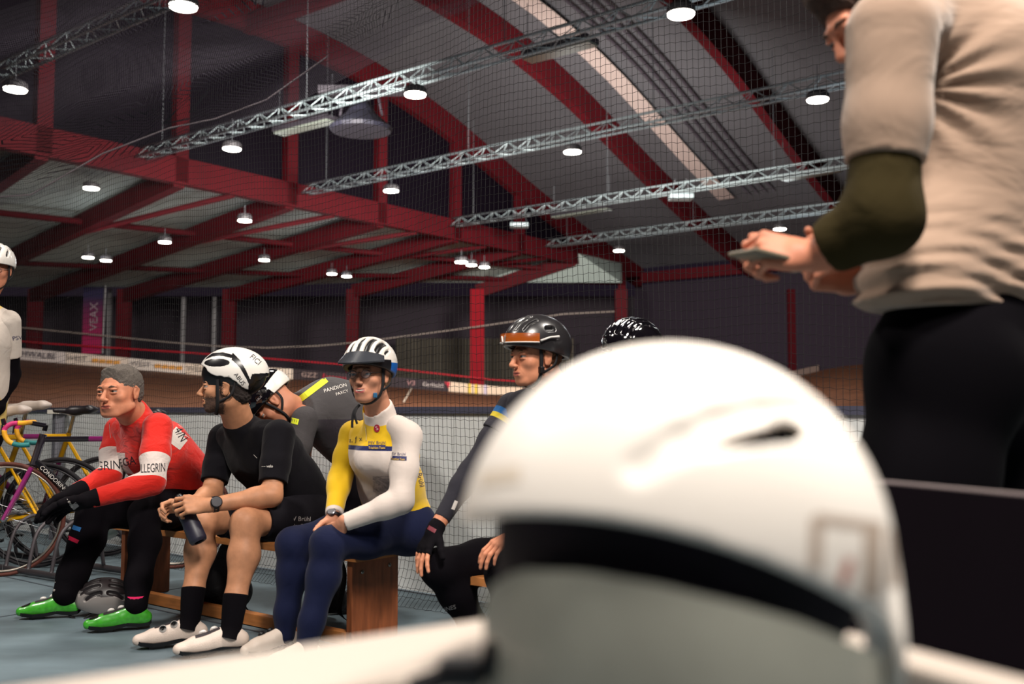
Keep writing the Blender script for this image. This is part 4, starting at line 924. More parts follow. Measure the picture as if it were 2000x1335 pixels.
# ---------------------------------------------------------------- 4: woman in yellow and white
def woman():
    B = np.array([*(P(775, 1030, 4.35)[:2]), 0.]); r = thing('person', 'smiling seated woman in glasses, yellow and white jersey and navy tights', 'person', B)
    hc = P(722, 733, 4.02); R = axes((-.30, -.95, .04), (-.02, 0, 1)); nb = P(741, 808, 4.12); che = P(748, 880, 4.2); pel = P(775, 1000, 4.4)
    sl, sr = P(795, 852, 4.08), P(692, 850, 4.32); hl, hr = P(800, 1030, 4.32), P(742, 1028, 4.52)
    el, er = P(783, 978, 3.98), P(664, 935, 4.25); wl, wr = P(668, 1022, 3.95), P(652, 1006, 4.10)
    kl, kr = P(640, 1062, 3.96), P(572, 1062, 4.16); al, ar = P(598, 1265, 3.88), P(556, 1240, 4.12)
    skin = [SKIN('woman', (194, 134, 106), var=(26, .1)), LIP('woman', (170, 84, 80)), M('hairline', (150, 116, 84))]
    hs, q = head_sol(hc, R, nb, .98, neckr=.05, jaw=.78, nose=.85, brow=.5, open_=.5, slim=.95, smile=1.6)
    co = torso_sol(pel, che, nb - Z_ * .02, sl, sr, hl, hr, w=(.10, .088, .095)); co.ext(arm_sol(sl, el, wl, r=(.038, .032, .03, .022))).ext(arm_sol(sr, er, wr, r=(.038, .032, .03, .022))).ext(leg_sol(hl, kl, al, r=(.07, .05, .045, .03))).ext(leg_sol(hr, kr, ar, r=(.07, .05, .045, .03)))
    vf = hs.mesh(.0026); parts = [(*co.mesh(.010), 0), (vf[0], vf[1], lipmask(vf[0], vf[1], hc, R, .98))]
    hl_ = hand_sol(wl, (-.42, .42, -.80), (.35, .7, .2), -1, curl=(.3, .3, .2), s=.92); hr_ = hand_sol(wr, (-.25, -.30, -.92), (.4, -.7, .2), 1, curl=(.3, .3, .2), s=.92)
    parts += [(*hl_.mesh(.0032), 0), (*hr_.mesh(.0032), 0)]; v, f, mi = join(parts); link('body', v, f, skin, r, mi=mi)
    face_parts(hc, R, .98, r, gaze=(.1, .05), browcol=(120, 90, 66), browr=.002, iris=(70, 90, 100))
    mb = MB(); mb.tube([q(-.020, .0885, -.0645), q(-.010, .0935, -.0665), q(0, .0955, -.0675), q(.010, .0935, -.0665), q(.020, .0885, -.0645)], [.0010, .0022, .0026, .0022, .0010], 8); mb.link('teeth', M('teeth', (226, 214, 200), rough=.3), r, True)
    # fair hair drawn back under the helmet
    S = Sol(); S.ell(q(0, -.025, .02), (.078, .092, .085), R, .01); S.ell(q(0, -.085, -.035), (.035, .03, .045), R, .02); S.cut(R @ nv([0, 1, .15]), q(0, .035, .0)); S.cut(R @ nv([0, .2, -1]), q(0, -.08, -.075))
    for x in (-1, 1): S.ell(q(x * .088, .005, -.02), (.024, .03, .036), R, .01, True)
    hv = hairy(S, .0035, hc); link('hair', hv[0], hv[1], M('fair_hair', (158, 124, 88), rough=.7, var=(90, .3, (1, 1, 6)), bump=(160, .8, .003)), r)
    # glasses
    mb = MB(); GF = M('glasses_frame', (70, 60, 62), rough=.3, metal=.6); g = None
    for x in (-1, 1):
        ring = [q(x * .032 + .021 * math.cos(a), .103 - abs(.6 * math.cos(a) * x + .3) * .004, -.002 + .0165 * math.sin(a)) for a in np.linspace(0, 2 * PI, 22)[:-1]]; mb.tube(ring, .0011, 5, close=True)
        mb.tube([q(x * .053, .100, .004), q(x * .072, .06, .006), q(x * .079, .0, .006)], .0012, 5)
    mb.tube([q(-.011, .104, .003), q(0, .1065, .005), q(.011, .104, .003)], .0013, 5); gl = mb.link('glasses', GF, r, True)
    for x in (-1, 1):
        mb = MB(); pts = [q(x * .032 + .020 * math.cos(a), .1025, -.002 + .0155 * math.sin(a)) for a in np.linspace(0, 2 * PI, 20)[:-1]]; mb.add(pts, [tuple(range(19))]); mb.link('lens', M('clear_lens', (240, 240, 250), rough=.05, alpha=.12), gl)
    YEL, WH, NV = (222, 178, 22), (206, 192, 184), (26, 34, 84)
    T = torso_sol(pel, che, nb - Z_ * .01, sl, sr, hl, hr, w=(.112, .100, .102)); T.ell(P(722, 898, 4.12), (.06, .055, .058), None, .05); T.ell(P(762, 902, 4.08), (.058, .055, .058), None, .05)
    T.cap(che, nb + nv(hc - nb) * .01, .07, .062, .03).cap(nb, nb + nv(hc - nb) * .045, .062, .060, .015); T.cut(nv(hc - nb), nb + nv(hc - nb) * .045); T.ell(nb + nv(hc - nb) * .04 - V_ * .015, (.052, .052, .052), None, .006, True)
    T.cap(nb + nv(hc - nb) * .06 - V_ * .055 - U_ * .004, P(713, 838, 4.0), .026, .006, .006, True); T.cut(-Z_ + V_ * .35, P(805, 1008, 4.3)); n_ = nv(Z_ + U_ * .03)
    z1, z2 = P(725, 871, 4.05), P(725, 880, 4.05)
    tm = mat('jersey_yellow', YEL, rough=.8, spec=.2, bump=(12, .35, .014), base=B, sheen=.2, layers=[
        (WH, [(-Z_, z2), (-V_, che + V_ * .03)]), (NV, [(-Z_, z1), (Z_, z2), (-V_, che + V_ * .03)]),
        (WH, [(nv(hc - nb), nb - nv(hc - nb) * .012), (-U_, nb + U_ * .03)])])
    tv = T.mesh(.0055); j = link('jersey', tv[0], tv[1], tm, r); tb = bvh(tv)
    A = arm_sol(sl, el, wl, r=(.055, .048, .045, .034)); A.cap(sl, nb * .35 + sl * .65 + Z_ * .004, .056, .052, .03); A.cut(nv(wl - el), wl - nv(wl - el) * .012); av = A.mesh(.005)
    s1 = link('sleeve', av[0], av[1], M('sleeve_white', WH, rough=.8, spec=.2, bump=(9, .25, .012, (1, 1, 1.6)), sheen=.2), j, label='white sleeve'); ab = bvh(av)
    PT(777, 894, 4.0, 34, 8, ab, NAVY_INK, s1, 'arm_badge', -3); W('PSV Brühl', 777, 886, 4.0, 5.5, ab, NAVY_INK, s1, -2, 1.0, off=.003); W('Triathlon Team', 777, 896, 4.0, 4, ab, M('yel_ink2', YEL), s1, -2, .75, off=.004)
    A = arm_sol(sr, er, wr, r=(.055, .047, .044, .036)); A.ell(sr, (.060, .060, .060), None, .03); A.cut(nv(wr - er), wr - nv(wr - er) * .004); av = A.mesh(.005)
    s2 = link('sleeve', av[0], av[1], mat('sleeve_yellow', YEL, rough=.8, spec=.2, bump=(9, .25, .012, (1, 1, 1.6)), base=B, sheen=.2, layers=[(WH, [(nv(wr - er), wr - nv(wr - er) * .024)])]), j, label='yellow sleeve')
    PT(736, 836, 4.0, 12, 15, tb, M('crest_red', (160, 18, 48)), j, 'chest_crest', 0, off=.003, round_=True); W('S', 736, 836, 4.0, 8, tb, M('crest_pink', (226, 190, 190)), j, 20, off=.005)
    PT(736, 872, 4.0, 34, 8, tb, NAVY_INK, j, 'chest_badge', -1, off=.003); W('PSV Brühl', 736, 864, 4.0, 6, tb, NAVY_INK, j, 0, 1.0, off=.004); W('Triathlon Team', 736, 874, 4.0, 4.5, tb, M('yel_ink2', YEL), j, 0, .8, off=.005)
    W('z, ƒ x', 694, 858, 4.1, 9, tb, BLACK_INK, j, 8, .9, off=.003); W('PSV Brühl', 819, 925, 4.2, 9, tb, NAVY_INK, j, -78, 1.0)
    mb = MB(); rows = [tb.ray_cast(Vector(P(x, y, 3.6)), Vector(ray(x, y)), 2) for x, y in [(702, 806), (708, 818), (714, 832), (716, 848), (716, 860)]]; pts = [np.array(h[0]) - V_ * .002 for h in rows if h[0]]
    if len(pts) > 2: mb.tube(pts, .0016, 5); mb.link('zip', M('zip_pale', (190, 170, 120)), j, True)
    PT(748, 945, 4.05, 40, 30, tb, M('print_sketch', (172, 160, 156), var=(60, .5)), j, 'sketch_print', 0, off=.002)
    TG = M('navy_tights', (15, 21, 50), rough=.85, spec=.15, bump=(12, .4, .01), sheen=.05)
    L = Sol(); L.cap(hl, hr, .118, None, .05); L.cap(pel, pel + Z_ * .03, .12, .105, .05); L.ext(leg_sol(hl, kl, al, r=(.102, .068, .062, .042))).ext(leg_sol(hr, kr, ar, r=(.102, .068, .062, .042)))
    lv = L.mesh(.0065); tg = link('tights', lv[0], lv[1], TG, r)
    lb = bvh(lv); pts = []
    for x, y in [(648, 1180), (641, 1205), (634, 1228), (628, 1250)]:
        h = lb.ray_cast(Vector(CAM), Vector(ray(x, y)), 8)
        if h[0]: pts.append(np.array(h[0]) + nv(CAM - np.array(h[0])) * .001)
    if len(pts) > 1: mb = MB(); mb.tube(pts, .0018, 5); mb.link('reflective_piping', M('reflective', (190, 184, 186), rough=.4), tg, True)
    for a_ in (al, ar): shoe(r, a_, (-.7, -.7), M('pale_shoe', (206, 190, 178), rough=.5), BLACKP, BLACKP, s=.92)
    HW = M('helmet_white2', (220, 212, 204), rough=.3, coat=.4)
    hh = hc + R @ np.array([0, -.006, .046])
    vents = [(0, 22, 80, .011, 1.0), (0, 100, 150, .010, 1.0)]
    for x in (-1, 1): vents += [(x * .36, 24, 78, .0125, 1.0), (x * .36, 98, 140, .011, 1.0), (x * .68, 34, 84, .0135, 1.0), (x * .66, 104, 140, .010, 1.0), (x * .88, 40, 75, .008, 1.0)]
    def paint(l, on):
        m = np.zeros(len(l), int); m[(l[:, 2] < .004 - l[:, 1] * .06) & (l[:, 1] < .02)] = 1
        d = np.sqrt((l[:, 0] / .103) ** 2 + (l[:, 1] / .138) ** 2 + (l[:, 2] / .112) ** 2); m[d < .94] = 2; m[(l[:, 2] < .012) & (l[:, 1] >= .02)] = 2; return m
    o, hv, hq_, on = helmet(r, hh, R, size=(.103, .138, .112), h=.0025, brim=(-.008, -.058), vents=vents, mats=[HW, M('helmet_blue', (20, 84, 160), rough=.35), BLACKP], paint=paint, m_in=BLACKP)
    W('KED', 775, 700, 4.0, 5, bvh(hv), WHITE_INK, o, 10)
    mb = MB(); rows = []
    for a in np.linspace(-62, 62, 15):
        ar_ = math.radians(a); rows.append([hh + R @ np.array([math.sin(ar_) * (.100 + e * .3), math.cos(ar_) * (.128 + e), .012 - .020 * (e / .05) + .026 * math.cos(ar_) * (1 - e / .07)]) for e in (0, .03, .062 * math.cos(ar_ * .9) + .006)])
    mb.sheet(rows); mb.sheet([[p + Z_ * .004 for p in q_] for q_ in rows][::-1]); mb.link('visor', M('visor_dark', (52, 54, 60), rough=.25, coat=.4), o, True)
    straps(r, q, .98)
    mb = MB(); mb.box(q(.052, .05, -.085), (.016, .012, .02), bev=.003); mb.link('strap_buckle', M('buckle_blue', (26, 90, 130)), r)
    band(r, 'strap_tail', [q(-.02, .05, -.122), q(-.042, .06, -.15), q(-.05, .058, -.19), q(-.052, .055, -.215)], .012, STRAP, lambda p: -V_); band(r, 'strap_tail', [q(-.025, .05, -.122), q(-.035, .065, -.16), q(-.025, .062, -.20)], .010, STRAP, lambda p: -V_)
    d = nv(wr - er); c = wr + d * .004; mb = MB(); mb.tube([c - d * .009, c + d * .009], .0275, 16, caps=False); wt = mb.link('watch_strap', BLACKP, r, True); n_ = nv(np.array([-.2, -.8, .6])); n_ = nv(n_ - d * (n_ @ d)); mb = MB(); mb.lathe(c + n_ * .024, [(.018, 0), (.018, .008), (.015, .010)], n_, 18); mb.link('watch_case', M('watch_steel', (110, 108, 112), rough=.3, metal=.7), wt)
woman()

# ---------------------------------------------------------------- 5: man with black helmet and orange glasses
def helmet_man():
    B = np.array([*(P(1030, 1090, 3.95)[:2]), 0.]); r = thing('person', 'man in black helmet with orange glasses, blue and yellow band on his sleeve', 'person', B)
    hc = P(1046, 697, 3.82); R = axes((-.83, -.55, .0), (.02, 0, 1)); nb = P(1072, 752, 3.90); che = P(1075, 845, 3.93); pel = P(1060, 1020, 4.05)
    sl, sr = P(1142, 800, 3.68), P(1002, 797, 4.0); hl, hr = P(1110, 1095, 3.95), P(1030, 1085, 4.12)
    el, er = P(1120, 960, 3.6), P(918, 922, 3.93); wl, wr = P(1010, 1040, 3.55), P(852, 1030, 3.82)
    kl, kr = P(985, 1120, 3.6), P(858, 1108, 3.84); al, ar = P(1010, 1330, 3.62), P(948, 1262, 3.95)
    skin = [SKIN('helmet_man', (206, 136, 104), var=(30, .1)), LIP('helmet_man', (170, 92, 80)), M('hairline', (150, 116, 84))]
    hs, q = head_sol(hc, R, nb, .98, neckr=.062, nose=1.1, jaw=1.05, brow=1.1, slim=1.02)
    co = torso_sol(pel, che, nb - Z_ * .02, sl, sr, hl, hr, w=(.10, .10, .105)); co.ext(arm_sol(sl, el, wl, r=(.045, .036, .036, .026))).ext(arm_sol(sr, er, wr, r=(.042, .034, .034, .024))).ext(leg_sol(hl, kl, al, r=(.075, .05, .05, .03))).ext(leg_sol(hr, kr, ar, r=(.075, .05, .05, .03)))
    HA = hand_sol(wr, (-.42, -.38, -.82), (.5, .35, -.35), 1, curls=[(.12, .3, .2), (.12, .28, .2), (.16, .3, .2), (.2, .3, .2)], spread=.2, s=1.02, thumb=(.7, .3)); HA.cap(er * .15 + wr * .85, wr, .03, .026, .01)
    HB = hand_sol(wl, (-.7, -.3, -.4), (0, .2, -1), -1, curl=(.3, .4, .3))
    vf = hs.mesh(.0026); v, f, mi = join([(*co.mesh(.010), 0), (vf[0], vf[1], lipmask(vf[0], vf[1], hc, R, .98)), (*HA.mesh(.003), 0), (*HB.mesh(.004), 0)]); link('body', v, f, skin, r, mi=mi)
    face_parts(hc, R, .98, r, gaze=(.1, 0), browcol=(150, 108, 76), iris=(80, 96, 104))
    S = Sol(); S.ell(q(0, -.022, .015), (.078, .090, .08), R, .01); S.cut(R @ nv([0, 1, .1]), q(0, .03, .0)); S.cut(R @ nv([0, .35, -1]), q(0, -.06, -.05))
    for x in (-1, 1): S.ell(q(x * .088, .008, -.02), (.022, .034, .042), R, .01, True)
    hv = hairy(S, .0035, hc); link('hair', hv[0], hv[1], M('ginger_hair', (112, 76, 52), rough=.9, bump=(200, 1, .003)), r)
    JM = mat('charcoal_jersey', (40, 38, 48), rough=.85, spec=.2, bump=(18, .7, .012), sheen=.15)
    T = torso_sol(pel, che, nb - Z_ * .01, sl, sr, hl, hr, w=(.118, .12, .126)); T.cap(che, nb + nv(hc - nb) * .02, .08, .066, .03); T.cut(nv(hc - nb), nb + nv(hc - nb) * .03); T.ell(nb + nv(hc - nb) * .05, .060, None, .006, True)
    T.cap(sl, sl * .75 + el * .25, .072, .066, .03); tv = T.mesh(.006); j = link('jersey', tv[0], tv[1], JM, r)
    d = nv(er - sr); A = Sol().cap(sr, sr + (er - sr) * .38, .066, .058, .02).cap(sr + (er - sr) * .38, sr + (er - sr) * .6, .058, .055, .02); A.cut(d, sr + (er - sr) * .40)
    av = A.mesh(.0045); bl = mat('short_sleeve', (40, 38, 48), rough=.85, bump=(18, .7, .012), base=B, layers=[((30, 100, 165), [(d, sr + (er - sr) * .10), (-d, sr + (er - sr) * .185)]), ((214, 190, 50), [(d, sr + (er - sr) * .185), (-d, sr + (er - sr) * .255)])])
    link('sleeve', av[0], av[1], bl, j)
    A = arm_sol(sr, er, wr, r=(.05, .043, .043, .030)); A.cut(nv(wr - er), wr - nv(wr - er) * .04); A.cut(-d, sr + d * .06); av = A.mesh(.0045); w_ = link('arm_warmer', av[0], av[1], M('arm_warmer', (34, 32, 42), rough=.9, bump=(40, .5, .004)), r); ab = bvh(av)
    PT(888, 986, 3.8, 7, 18, ab, WHITE_INK, w_, 'reflective_tab', -22, nx=4, ny=6)
    A = arm_sol(sl, el, wl, r=(.058, .048, .045, .034)); av = A.mesh(.006); link('arm_warmer', av[0], av[1], M('arm_warmer', (34, 32, 42)), r)
    L = Sol(); L.cap(hl, hr, .118, None, .05); L.cap(pel, pel + Z_ * .03, .12, .11, .05); L.ext(leg_sol(hl, kl, al, r=(.1, .068, .064, .042))).ext(leg_sol(hr, kr, ar, r=(.1, .072, .066, .045)))
    lv = L.mesh(.0065); tg = link('tights', lv[0], lv[1], TIGHTS, r); W('ALPINES', 870, 1190, 3.8, 8, bvh(lv), GREY_INK, tg, 14, 1.0)
    # fingerless glove over the right hand
    H = hand_sol(wr, (-.42, -.38, -.82), (.5, .35, -.35), 1, curls=[(.12, .3, .2)] * 4, spread=.2, s=1.02, thumb=(.7, .3), grow=.0032, flen=.45); H.cap(wr - nv((-.42, -.38, -.82)) * .0, wr + nv((-.42, -.38, -.82)) * .02, .033, .032, .01)
    H2 = hand_sol(wr, (-.42, -.38, -.82), (.5, .35, -.35), 1, curls=[(.12, .3, .2)] * 4, spread=.2, s=1.02, thumb=(.7, .3), grow=.0032)
    # the glove ends at the first knuckles
    dd = nv((-.42, -.38, -.82)); H.cut(dd, wr + dd * .112); hv = H.mesh(.003); g = link('glove', hv[0], hv[1], M('black_glove', (18, 14, 20)), r); gb = bvh(hv); W('roeckl', 808, 1071, 3.75, 5, gb, WHITE_INK, g, 66); PT(842, 1032, 3.8, 20, 8, gb, M('glove_red', (110, 22, 40)), g, 'wrist_tab', -30, nx=6, ny=4)
    for a_ in (al, ar): shoe(r, a_, (-.8, -.6), M('dark_shoe', (30, 28, 32), rough=.5), BLACKP, BLACKP)
    hh = hc + R @ np.array([0, -.010, .045]); HB_ = M('helmet_black_satin', (34, 32, 34), rough=.28, spec=.6, coat=.3)
    vents = [(0, 28, 70, .006, 1.0)] + [(x * s_, 28 + k, 68, .006, 1.) for x in (-1, 1) for s_, k in ((.28, 0), (.56, 4))]
    vents += [(x * .86, 76, 96, .012, 1.0) for x in (-1, 1)]
    def paint(l, on):
        m = np.zeros(len(l), int); dd_ = np.sqrt((l[:, 0] / .105) ** 2 + (l[:, 1] / .145) ** 2 + (l[:, 2] / .120) ** 2); m[dd_ < .94] = 1; return m
    o, hv, hq_, on = helmet(r, hh, R, size=(.105, .145, .120), h=.0026, brim=(-.004, -.055), vents=vents, mats=[HB_, BLACKP], paint=paint, m_in=BLACKP)
    # orange shield glasses on the brow of the helmet
    mb = MB(); rows = []; OR = M('orange_lens', (200, 96, 20), rough=.08, alpha=.62, coat=1)
    for a in np.linspace(-66, 66, 21):
        ar_ = math.radians(a); rows.append([hh + R @ np.array([math.sin(ar_) * .113, math.cos(ar_) * .156, .006 + z]) for z in (0, .016, .034)])
    mb.sheet(rows); gl = mb.link('shield_glasses', OR, r, True)
    mb = MB(); mb.tube([p[0] for p in rows], .0026, 6)
    for x in (-1, 1): mb.tube([hh + R @ np.array([x * .106, .06, .012]), hh + R @ np.array([x * .111, .02, .026]), hh + R @ np.array([x * .112, -.02, .030])], [.0045, .0035, .0045], 6)
    mb.tube([hh + R @ np.array([x, .157, z]) for x, z in ((-.012, .03), (-.006, .008), (.006, .008), (.012, .03))], .003, 6); mb.link('glasses_frame', M('frame_white', (214, 208, 202), rough=.35), gl, True)
    straps(r, q, .98)
    mb = MB(); mb.box(q(.07, .022, -.052), (.02, .02, .026), R, bev=.004); mb.link('strap_divider', BLACKP, r)
helmet_man()

# ---------------------------------------------------------------- 6: rider in the glossy black helmet, mostly hidden
def glossy_rider():
    B = np.array([*(P(1250, 1090, 4.3)[:2]), 0.]); r = thing('person', 'rider in glossy black helmet, showing just above the big white helmet', 'person', B)
    hc = P(1234, 700, 3.75); R = axes((-.72, -.69, -.02), (0, 0, 1)); nb = P(1250, 760, 3.85); che = P(1255, 850, 3.92); pel = P(1260, 1010, 4.05)
    sl, sr = P(1325, 805, 3.75), P(1185, 805, 3.98); hl, hr = P(1290, 1050, 3.95), P(1225, 1050, 4.12); el, er = P(1300, 950, 3.68), P(1170, 950, 3.9); wl, wr = P(1220, 1010, 3.55), P(1150, 1010, 3.72)
    kl, kr = P(1200, 1075, 3.66), P(1120, 1075, 3.8); al, ar = P(1190, 1290, 3.62), P(1110, 1270, 3.76)
    hs, q = head_sol(hc, R, nb, .98); co = torso_sol(pel, che, nb - Z_ * .02, sl, sr, hl, hr, w=(.10, .10, .105)); vf = hs.mesh(.003)
    v, f, mi = join([(*co.mesh(.012), 0), (vf[0], vf[1], lipmask(vf[0], vf[1], hc, R, .98)), (*hand_sol(wl, (-.7, -.4, -.5), (0, 0, -1), -1).mesh(.005), 0), (*hand_sol(wr, (-.7, -.4, -.5), (0, 0, -1), 1).mesh(.005), 0)]); link('body', v, f, [SKIN('glossy', (188, 124, 98)), LIP('glossy', (150, 84, 74))], r, mi=mi)
    face_parts(hc, R, .98, r)
    T = torso_sol(pel, che, nb, sl, sr, hl, hr, w=(.118, .12, .124)); T.ext(arm_sol(sl, el, wl, r=(.06, .05, .047, .036))).ext(arm_sol(sr, er, wr, r=(.06, .05, .047, .036))); T.cut(nv(hc - nb), nb + nv(hc - nb) * .03); tv = T.mesh(.010); link('jersey', tv[0], tv[1], M('charcoal_jersey2', (36, 34, 44), rough=.85), r)
    L = Sol(); L.cap(hl, hr, .118, None, .05).ext(leg_sol(hl, kl, al, r=(.1, .068, .064, .042))).ext(leg_sol(hr, kr, ar, r=(.1, .068, .064, .042))); lv = L.mesh(.010); link('tights', lv[0], lv[1], TIGHTS, r)
    for a_ in (al, ar): shoe(r, a_, (-.7, -.7), M('dark_shoe', (30, 28, 32), rough=.5), BLACKP, BLACKP)
    hh = hc + R @ np.array([0, -.008, .046]); vents = []
    for x in (0, .22, -.22, .46, -.46, .68, -.68): vents += [(x, 25, 66, .0072, 1.0), (x, 80, 120, .0075, 1.0), (x, 134, 158, .007, 1.0)]
    def paint(l, on):
        m = np.zeros(len(l), int); d = np.sqrt((l[:, 0] / .104) ** 2 + (l[:, 1] / .140) ** 2 + (l[:, 2] / .112) ** 2); m[d < .93] = 1; return m
    o, hv, _, _ = helmet(r, hh, R, size=(.104, .140, .112), h=.003, brim=(-.006, -.05), vents=vents, mats=[M('gloss_black', (12, 10, 14), rough=.08, spec=.8, coat=1), BLACKP], paint=paint, m_in=BLACKP); W('uvex', 1222, 656, 3.95, 8, bvh(hv), GREY_INK, o, 4, 1.1)
    straps(r, q, .98)
glossy_rider()

# ---------------------------------------------------------------- 3: rider bent double in grey
def bent_rider():
    B = np.array([*(P(700, 900, 5.1)[:2]), 0.]); r = thing('person', 'rider bent forward in a dark grey jersey with a neon yellow stripe', 'person', B)
    hc = P(533, 786, 4.85); R = axes((-.50, -.25, -.83), (-.83, -.1, .55)); nb = P(578, 800, 4.95); che = P(640, 805, 5.05); pel = P(735, 880, 5.12)
    sl, sr = P(596, 820, 4.82), P(605, 790, 5.25); hl, hr = P(745, 900, 4.98), P(740, 890, 5.18); el, er = P(574, 915, 4.75), P(590, 900, 5.25); wl, wr = P(566, 1010, 4.85), P(580, 1000, 5.2)
    kl, kr = P(680, 1010, 4.9), P(700, 1000, 5.1); al, ar = P(722, 1175, 4.92), P(735, 1160, 5.12)
    hs, q = head_sol(hc, R, nb, 1.0, neckr=.06); co = torso_sol(pel, che, nb, sl, sr, hl, hr, w=(.10, .10, .105)); vf = hs.mesh(.003)
    parts = [(*co.mesh(.012), 0), (vf[0], vf[1], lipmask(vf[0], vf[1], hc, R, 1.0))]
    for s_, e_, w_, sd in ((sl, el, wl, -1), (sr, er, wr, 1)): parts.append((*arm_sol(s_, e_, w_).ext(hand_sol(w_, (0, -.1, -1), (0, .5, -.1), sd, curl=(.3, .3, .3))).mesh(.0045), 0))
    v, f, mi = join(parts); link('body', v, f, [SKIN('bent', (198, 132, 104)), LIP('bent', (150, 84, 74))], r, mi=mi); face_parts(hc, R, 1.0, r)
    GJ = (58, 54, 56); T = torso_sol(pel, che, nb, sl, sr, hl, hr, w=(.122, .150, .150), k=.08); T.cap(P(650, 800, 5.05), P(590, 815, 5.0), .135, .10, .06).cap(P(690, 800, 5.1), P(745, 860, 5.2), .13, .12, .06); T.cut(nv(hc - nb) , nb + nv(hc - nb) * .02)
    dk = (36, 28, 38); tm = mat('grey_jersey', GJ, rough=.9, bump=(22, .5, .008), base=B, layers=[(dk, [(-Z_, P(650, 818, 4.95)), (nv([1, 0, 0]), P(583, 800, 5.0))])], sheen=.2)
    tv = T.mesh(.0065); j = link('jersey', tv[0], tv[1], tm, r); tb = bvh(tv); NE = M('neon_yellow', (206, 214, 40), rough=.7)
    PT(606, 764, 4.95, 78, 12, tb, NE, j, 'neon_stripe', 38, off=.003, nx=16)
    for s_, e_ in ((sl, el), (sr, er)):
        A = Sol().cap(s_, s_ * .5 + e_ * .5, .068, .058, .02).cap(s_ * .5 + e_ * .5, e_, .056, .052, .02); d = nv(e_ - s_); A.cut(d, s_ + (e_ - s_) * .72); av = A.mesh(.005); link('sleeve', av[0], av[1], mat('grey_sleeve', GJ, rough=.9, bump=(22, .5, .008), base=B), j)
        if s_ is sl: PT(572, 821, 4.75, 22, 11, bvh(av), NE, j, 'neon_cuff', -14); W('I I I', 575, 821, 4.7, 5, bvh(av), BLACK_INK, j, -14, off=.004)
    W('III', 633, 747, 5.0, 4, tb, WHITE_INK, j, 0, 1.3); W('PANDION', 655, 757, 4.95, 7, tb, WHITE_INK, j, 16, 1.0); W('FAXCY', 668, 766, 4.95, 5.5, tb, WHITE_INK, j, 18, 1.0)
    L = Sol(); L.cap(hl, hr, .12, None, .05).cap(pel, che * .2 + pel * .8, .12, .12, .05).ext(leg_sol(hl, kl, al, r=(.1, .068, .064, .042), back=(1, 0, 0))).ext(leg_sol(hr, kr, ar, r=(.1, .068, .064, .042), back=(1, 0, 0))); lv = L.mesh(.008); link('tights', lv[0], lv[1], TIGHTS, r)
    for a_ in (al, ar): shoe(r, a_, (-.9, -.4), M('dark_shoe', (30, 28, 32), rough=.5), BLACKP, BLACKP)
    hh = hc + R @ np.array([0, -.010, .045]); vents = []
    for x in (0, .4, -.4, .72, -.72): vents += [(x, 30, 78, .008, 1.0), (x, 100, 145, .0085, 1.0)]
    def paint(l, on):
        m = np.zeros(len(l), int); m[(l[:, 1] < -.02) & (l[:, 2] < .022)] = 2; d = np.sqrt((l[:, 0] / .104) ** 2 + (l[:, 1] / .142) ** 2 + (l[:, 2] / .114) ** 2); m[d < .94] = 1; return m
    o, hv, _, _ = helmet(r, hh, R, size=(.104, .142, .114), h=.003, brim=(-.006, -.055), vents=vents, mats=[M('gloss_black', (12, 10, 14)), BLACKP, M('helmet_white', (228, 222, 216))], paint=paint, m_in=BLACKP); W('ABUS', 506, 778, 4.75, 4, bvh(hv), GREY_INK, o, 45)
    straps(r, q)
bent_rider()

